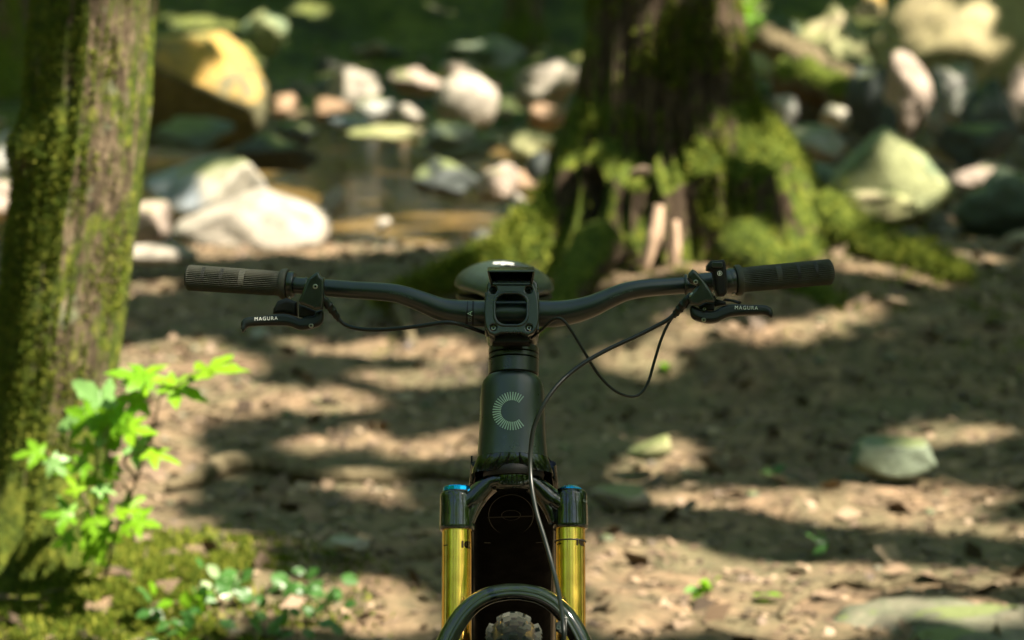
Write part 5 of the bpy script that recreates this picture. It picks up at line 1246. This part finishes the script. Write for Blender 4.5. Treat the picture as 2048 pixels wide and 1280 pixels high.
# which sun lines get leaves removed and which get leaves added
bpy.context.view_layer.update(); dg = bpy.context.evaluated_depsgraph_get()
E1 = np.cross(S, [0, 0, 1.]); E1 /= np.linalg.norm(E1); E2 = np.cross(E1, S)
CELL = .05; OFF = 30.; NC = int(2*OFF/CELL)
lit = np.zeros((NC, NC), bool); shd = np.zeros((NC, NC), bool)
def cell(p): return ((p @ E1+OFF)/CELL).astype(int).clip(2, NC-3), ((p @ E2+OFF)/CELL).astype(int).clip(2, NC-3)
gx_, gy_ = np.meshgrid(np.arange(-60, 2110, 10.), np.concatenate([np.arange(-30, 420, 5.), np.arange(420, 1320, 3.)]))
gx_ = gx_.ravel(); gy_ = gy_.ravel(); C0 = Vector((0, 0, CAM_H)); hits = np.full((len(gx_), 3), np.nan)
for i in range(len(gx_)):
    u = (gx_[i]-1024)/FPX; v_ = (640-gy_[i])/FPX
    ok, loc, *_x = scene.ray_cast(dg, C0, Vector((u, cp+v_*sp, v_*cp-sp)))
    if ok: hits[i] = loc
good = ~np.isnan(hits[:, 0]); H = hits[good]; hx, hy = gx_[good], gy_[good]
L_ = np.zeros(len(H), bool); wob = fbm(hx/50, hy/21, 0, 71, 4); wob2 = fbm(hx/32, hy/32, 0, 77, 3)
for px, py, a, b_, rot, y, z in SH:
    dx, dy = hx-px, hy-py; cr_, sr_ = math.cos(rot), math.sin(rot)
    u_, v_ = dx*cr_+dy*sr_, -dx*sr_+dy*cr_
    if y is None and px > 1200 and py > 980: a, b_ = a*1.15, b_*1.35
    d_ = (u_/a)**2+(v_/b_)**2+(wob*1.15+(.30 if py < 980 else .05) if y is None else wob2*.65)
    near_ = H[:, 1] < 3.75; ok = near_ if (y is not None and y < 3.75) else ~near_
    L_ |= ok & (d_ < 1)
ci, cj = cell(H[L_]); lit[ci, cj] = True
ci, cj = cell(H[~L_]); shd[ci, cj] = True
def dil(m, n=1):
    for _ in range(n):
        o_ = m.copy(); o_[1:] |= m[:-1]; o_[:-1] |= m[1:]; o_[:, 1:] |= m[:, :-1]; o_[:, :-1] |= m[:, 1:]; m = o_
    return m
dk = np.zeros((NC, NC), bool); sel = (H[:, 1] < 3.3) & (hy < 665) & (hx > 700) & ~((hy < 533)); ci, cj = cell(H[sel]); dk[ci, cj] = True
litd = dil(lit, 1) & ~dil(dk, 1); shd = (dil(shd, 2) | dil(dk, 2)) & ~litd
SKY = [(Vector((-.12, -.36, 1)).normalized(), .988), (Vector((.12, .40, 1)).normalized(), .985), (Vector((-.8, -.1, 1)).normalized(), .992)]  # cones cut clear of leaves so the bike reflects sky
def clear(c):
    i, j = cell(c); bad = litd[i, j]
    d = c-np.array([0, 2.9, 1.05]); d /= np.linalg.norm(d, axis=1)[:, None]
    for D, cs in SKY: bad |= (d @ np.array(D)) > cs+.004*vnoise(c[:, 0]*2, c[:, 1]*2)
    return c[~bad]
def canopy_points(x0, x1, y0, y1, dens, zlo=5.6, zhi=8.6):
    k = int((x1-x0)*(y1-y0)*dens); x = r_.uniform(x0, x1, k); y = r_.uniform(y0, y1, k)
    cl = fbm(x*.5, y*.5, 0, 61, 3); h = hbase(x, y)
    return np.stack([x, y, np.maximum(h, 0)+r_.uniform(zlo, zhi, k)+cl*.5], 1)
size_in = .17
c = canopy_points(-9, 20, -14, 15, 130); c = c[r_.random(len(c)) < .08+1.1*ss(-.25, .25, fbm(c[:, 0]*.9, c[:, 1]*.9, c[:, 2]*.5, 91, 3))]; c = c[~(((c[:, 0] < -3) & (c[:, 1] < 2)) | (c[:, 1] < -12)) | (r_.random(len(c)) < .3)]
si, sj = np.nonzero(shd); rep = 2; si = np.repeat(si, rep); sj = np.repeat(sj, rep)
kp = r_.random(len(si)) < .80; si, sj = si[kp], sj[kp]
a_ = (si+r_.random(len(si)))*CELL-OFF; b2 = (sj+r_.random(len(si)))*CELL-OFF
base_p = a_[:, None]*E1+b2[:, None]*E2; zt = r_.uniform(5.7, 8.8, len(si))
fill = base_p+S*((zt-base_p[:, 2])/S[2])[:, None]  # leaves added only to close sun lines where shade is wanted
g0 = fill[:, 2]-np.maximum(hbase(fill[:, 0], fill[:, 1]), 0)
fill = fill+S*(np.maximum(5.2-g0, 0)/S[2])[:, None]
print('fill leaves', len(fill))
c = clear(np.concatenate([c, fill]))
near_c = np.hypot(c[:, 0]-LTX-.6, c[:, 1]-LTY) < 3.2; big_c = (~near_c) & (np.hypot(c[:, 0]-BTX, c[:, 1]-BTY) < 4.2)
def leaves_obj(name, cc, size, parent=None, tilt=.8):
    me = npmesh(kites(cc, size, r_, tilt), q4(len(cc))); o = link(name, me, M['canopy'], parent, False); o['kind'] = 'stuff'; return o
leaves_obj('crown', c[near_c], size_in, nt_root); leaves_obj('crown', c[big_c], size_in, bt)  # unseen crowns, their leaves pruned and added to shape the sun patches
rest = c[~near_c & ~big_c]
c2 = clear(canopy_points(-14, 26, 15, 36, 34, 5.5, 9))
c3 = np.concatenate([canopy_points(-30, -9, -22, 40, 10, 4, 10), canopy_points(20, 36, -22, 15, 10, 4, 10), canopy_points(-9, 20, -26, -14, 12, 4, 10)])
# unseen leaf walls added to close off low sky and give reflections
k = 70000; ang = r_.uniform(0, 2*math.pi, k); rad_ = r_.uniform(12, 19, k)
wx, wy = rad_*np.cos(ang), 5+rad_*np.sin(ang); wz = r_.uniform(0, 8, k)**1.0
keep = (np.abs(wx) > .34*np.maximum(wy, 0)+2.2) & (wy < 20)
keep |= wy < -3
keep &= r_.random(k) < .12+1.2*ss(-.2, .25, fbm(wx*.45, wy*.45, wz*.55, 93, 3))
wall_ = np.stack([wx, wy, wz+np.maximum(hbase(wx, wy), 0)], 1)[keep]
def two(a, sa, b_, sb): return np.concatenate([kites(a, sa, r_), kites(b_, sb, r_)])
vv = np.concatenate([kites(rest, size_in, r_), kites(c2, .42, r_), kites(c3, .7, r_), kites(wall_, .42, r_, 1.5)])
o = link('shade_canopy', npmesh(vv, q4(len(vv)//4)), M['canopy'], None, False)
tag(o, 'unseen green leaves overhead and around, shaped to throw the shade and sun patches', None, None, 'stuff')
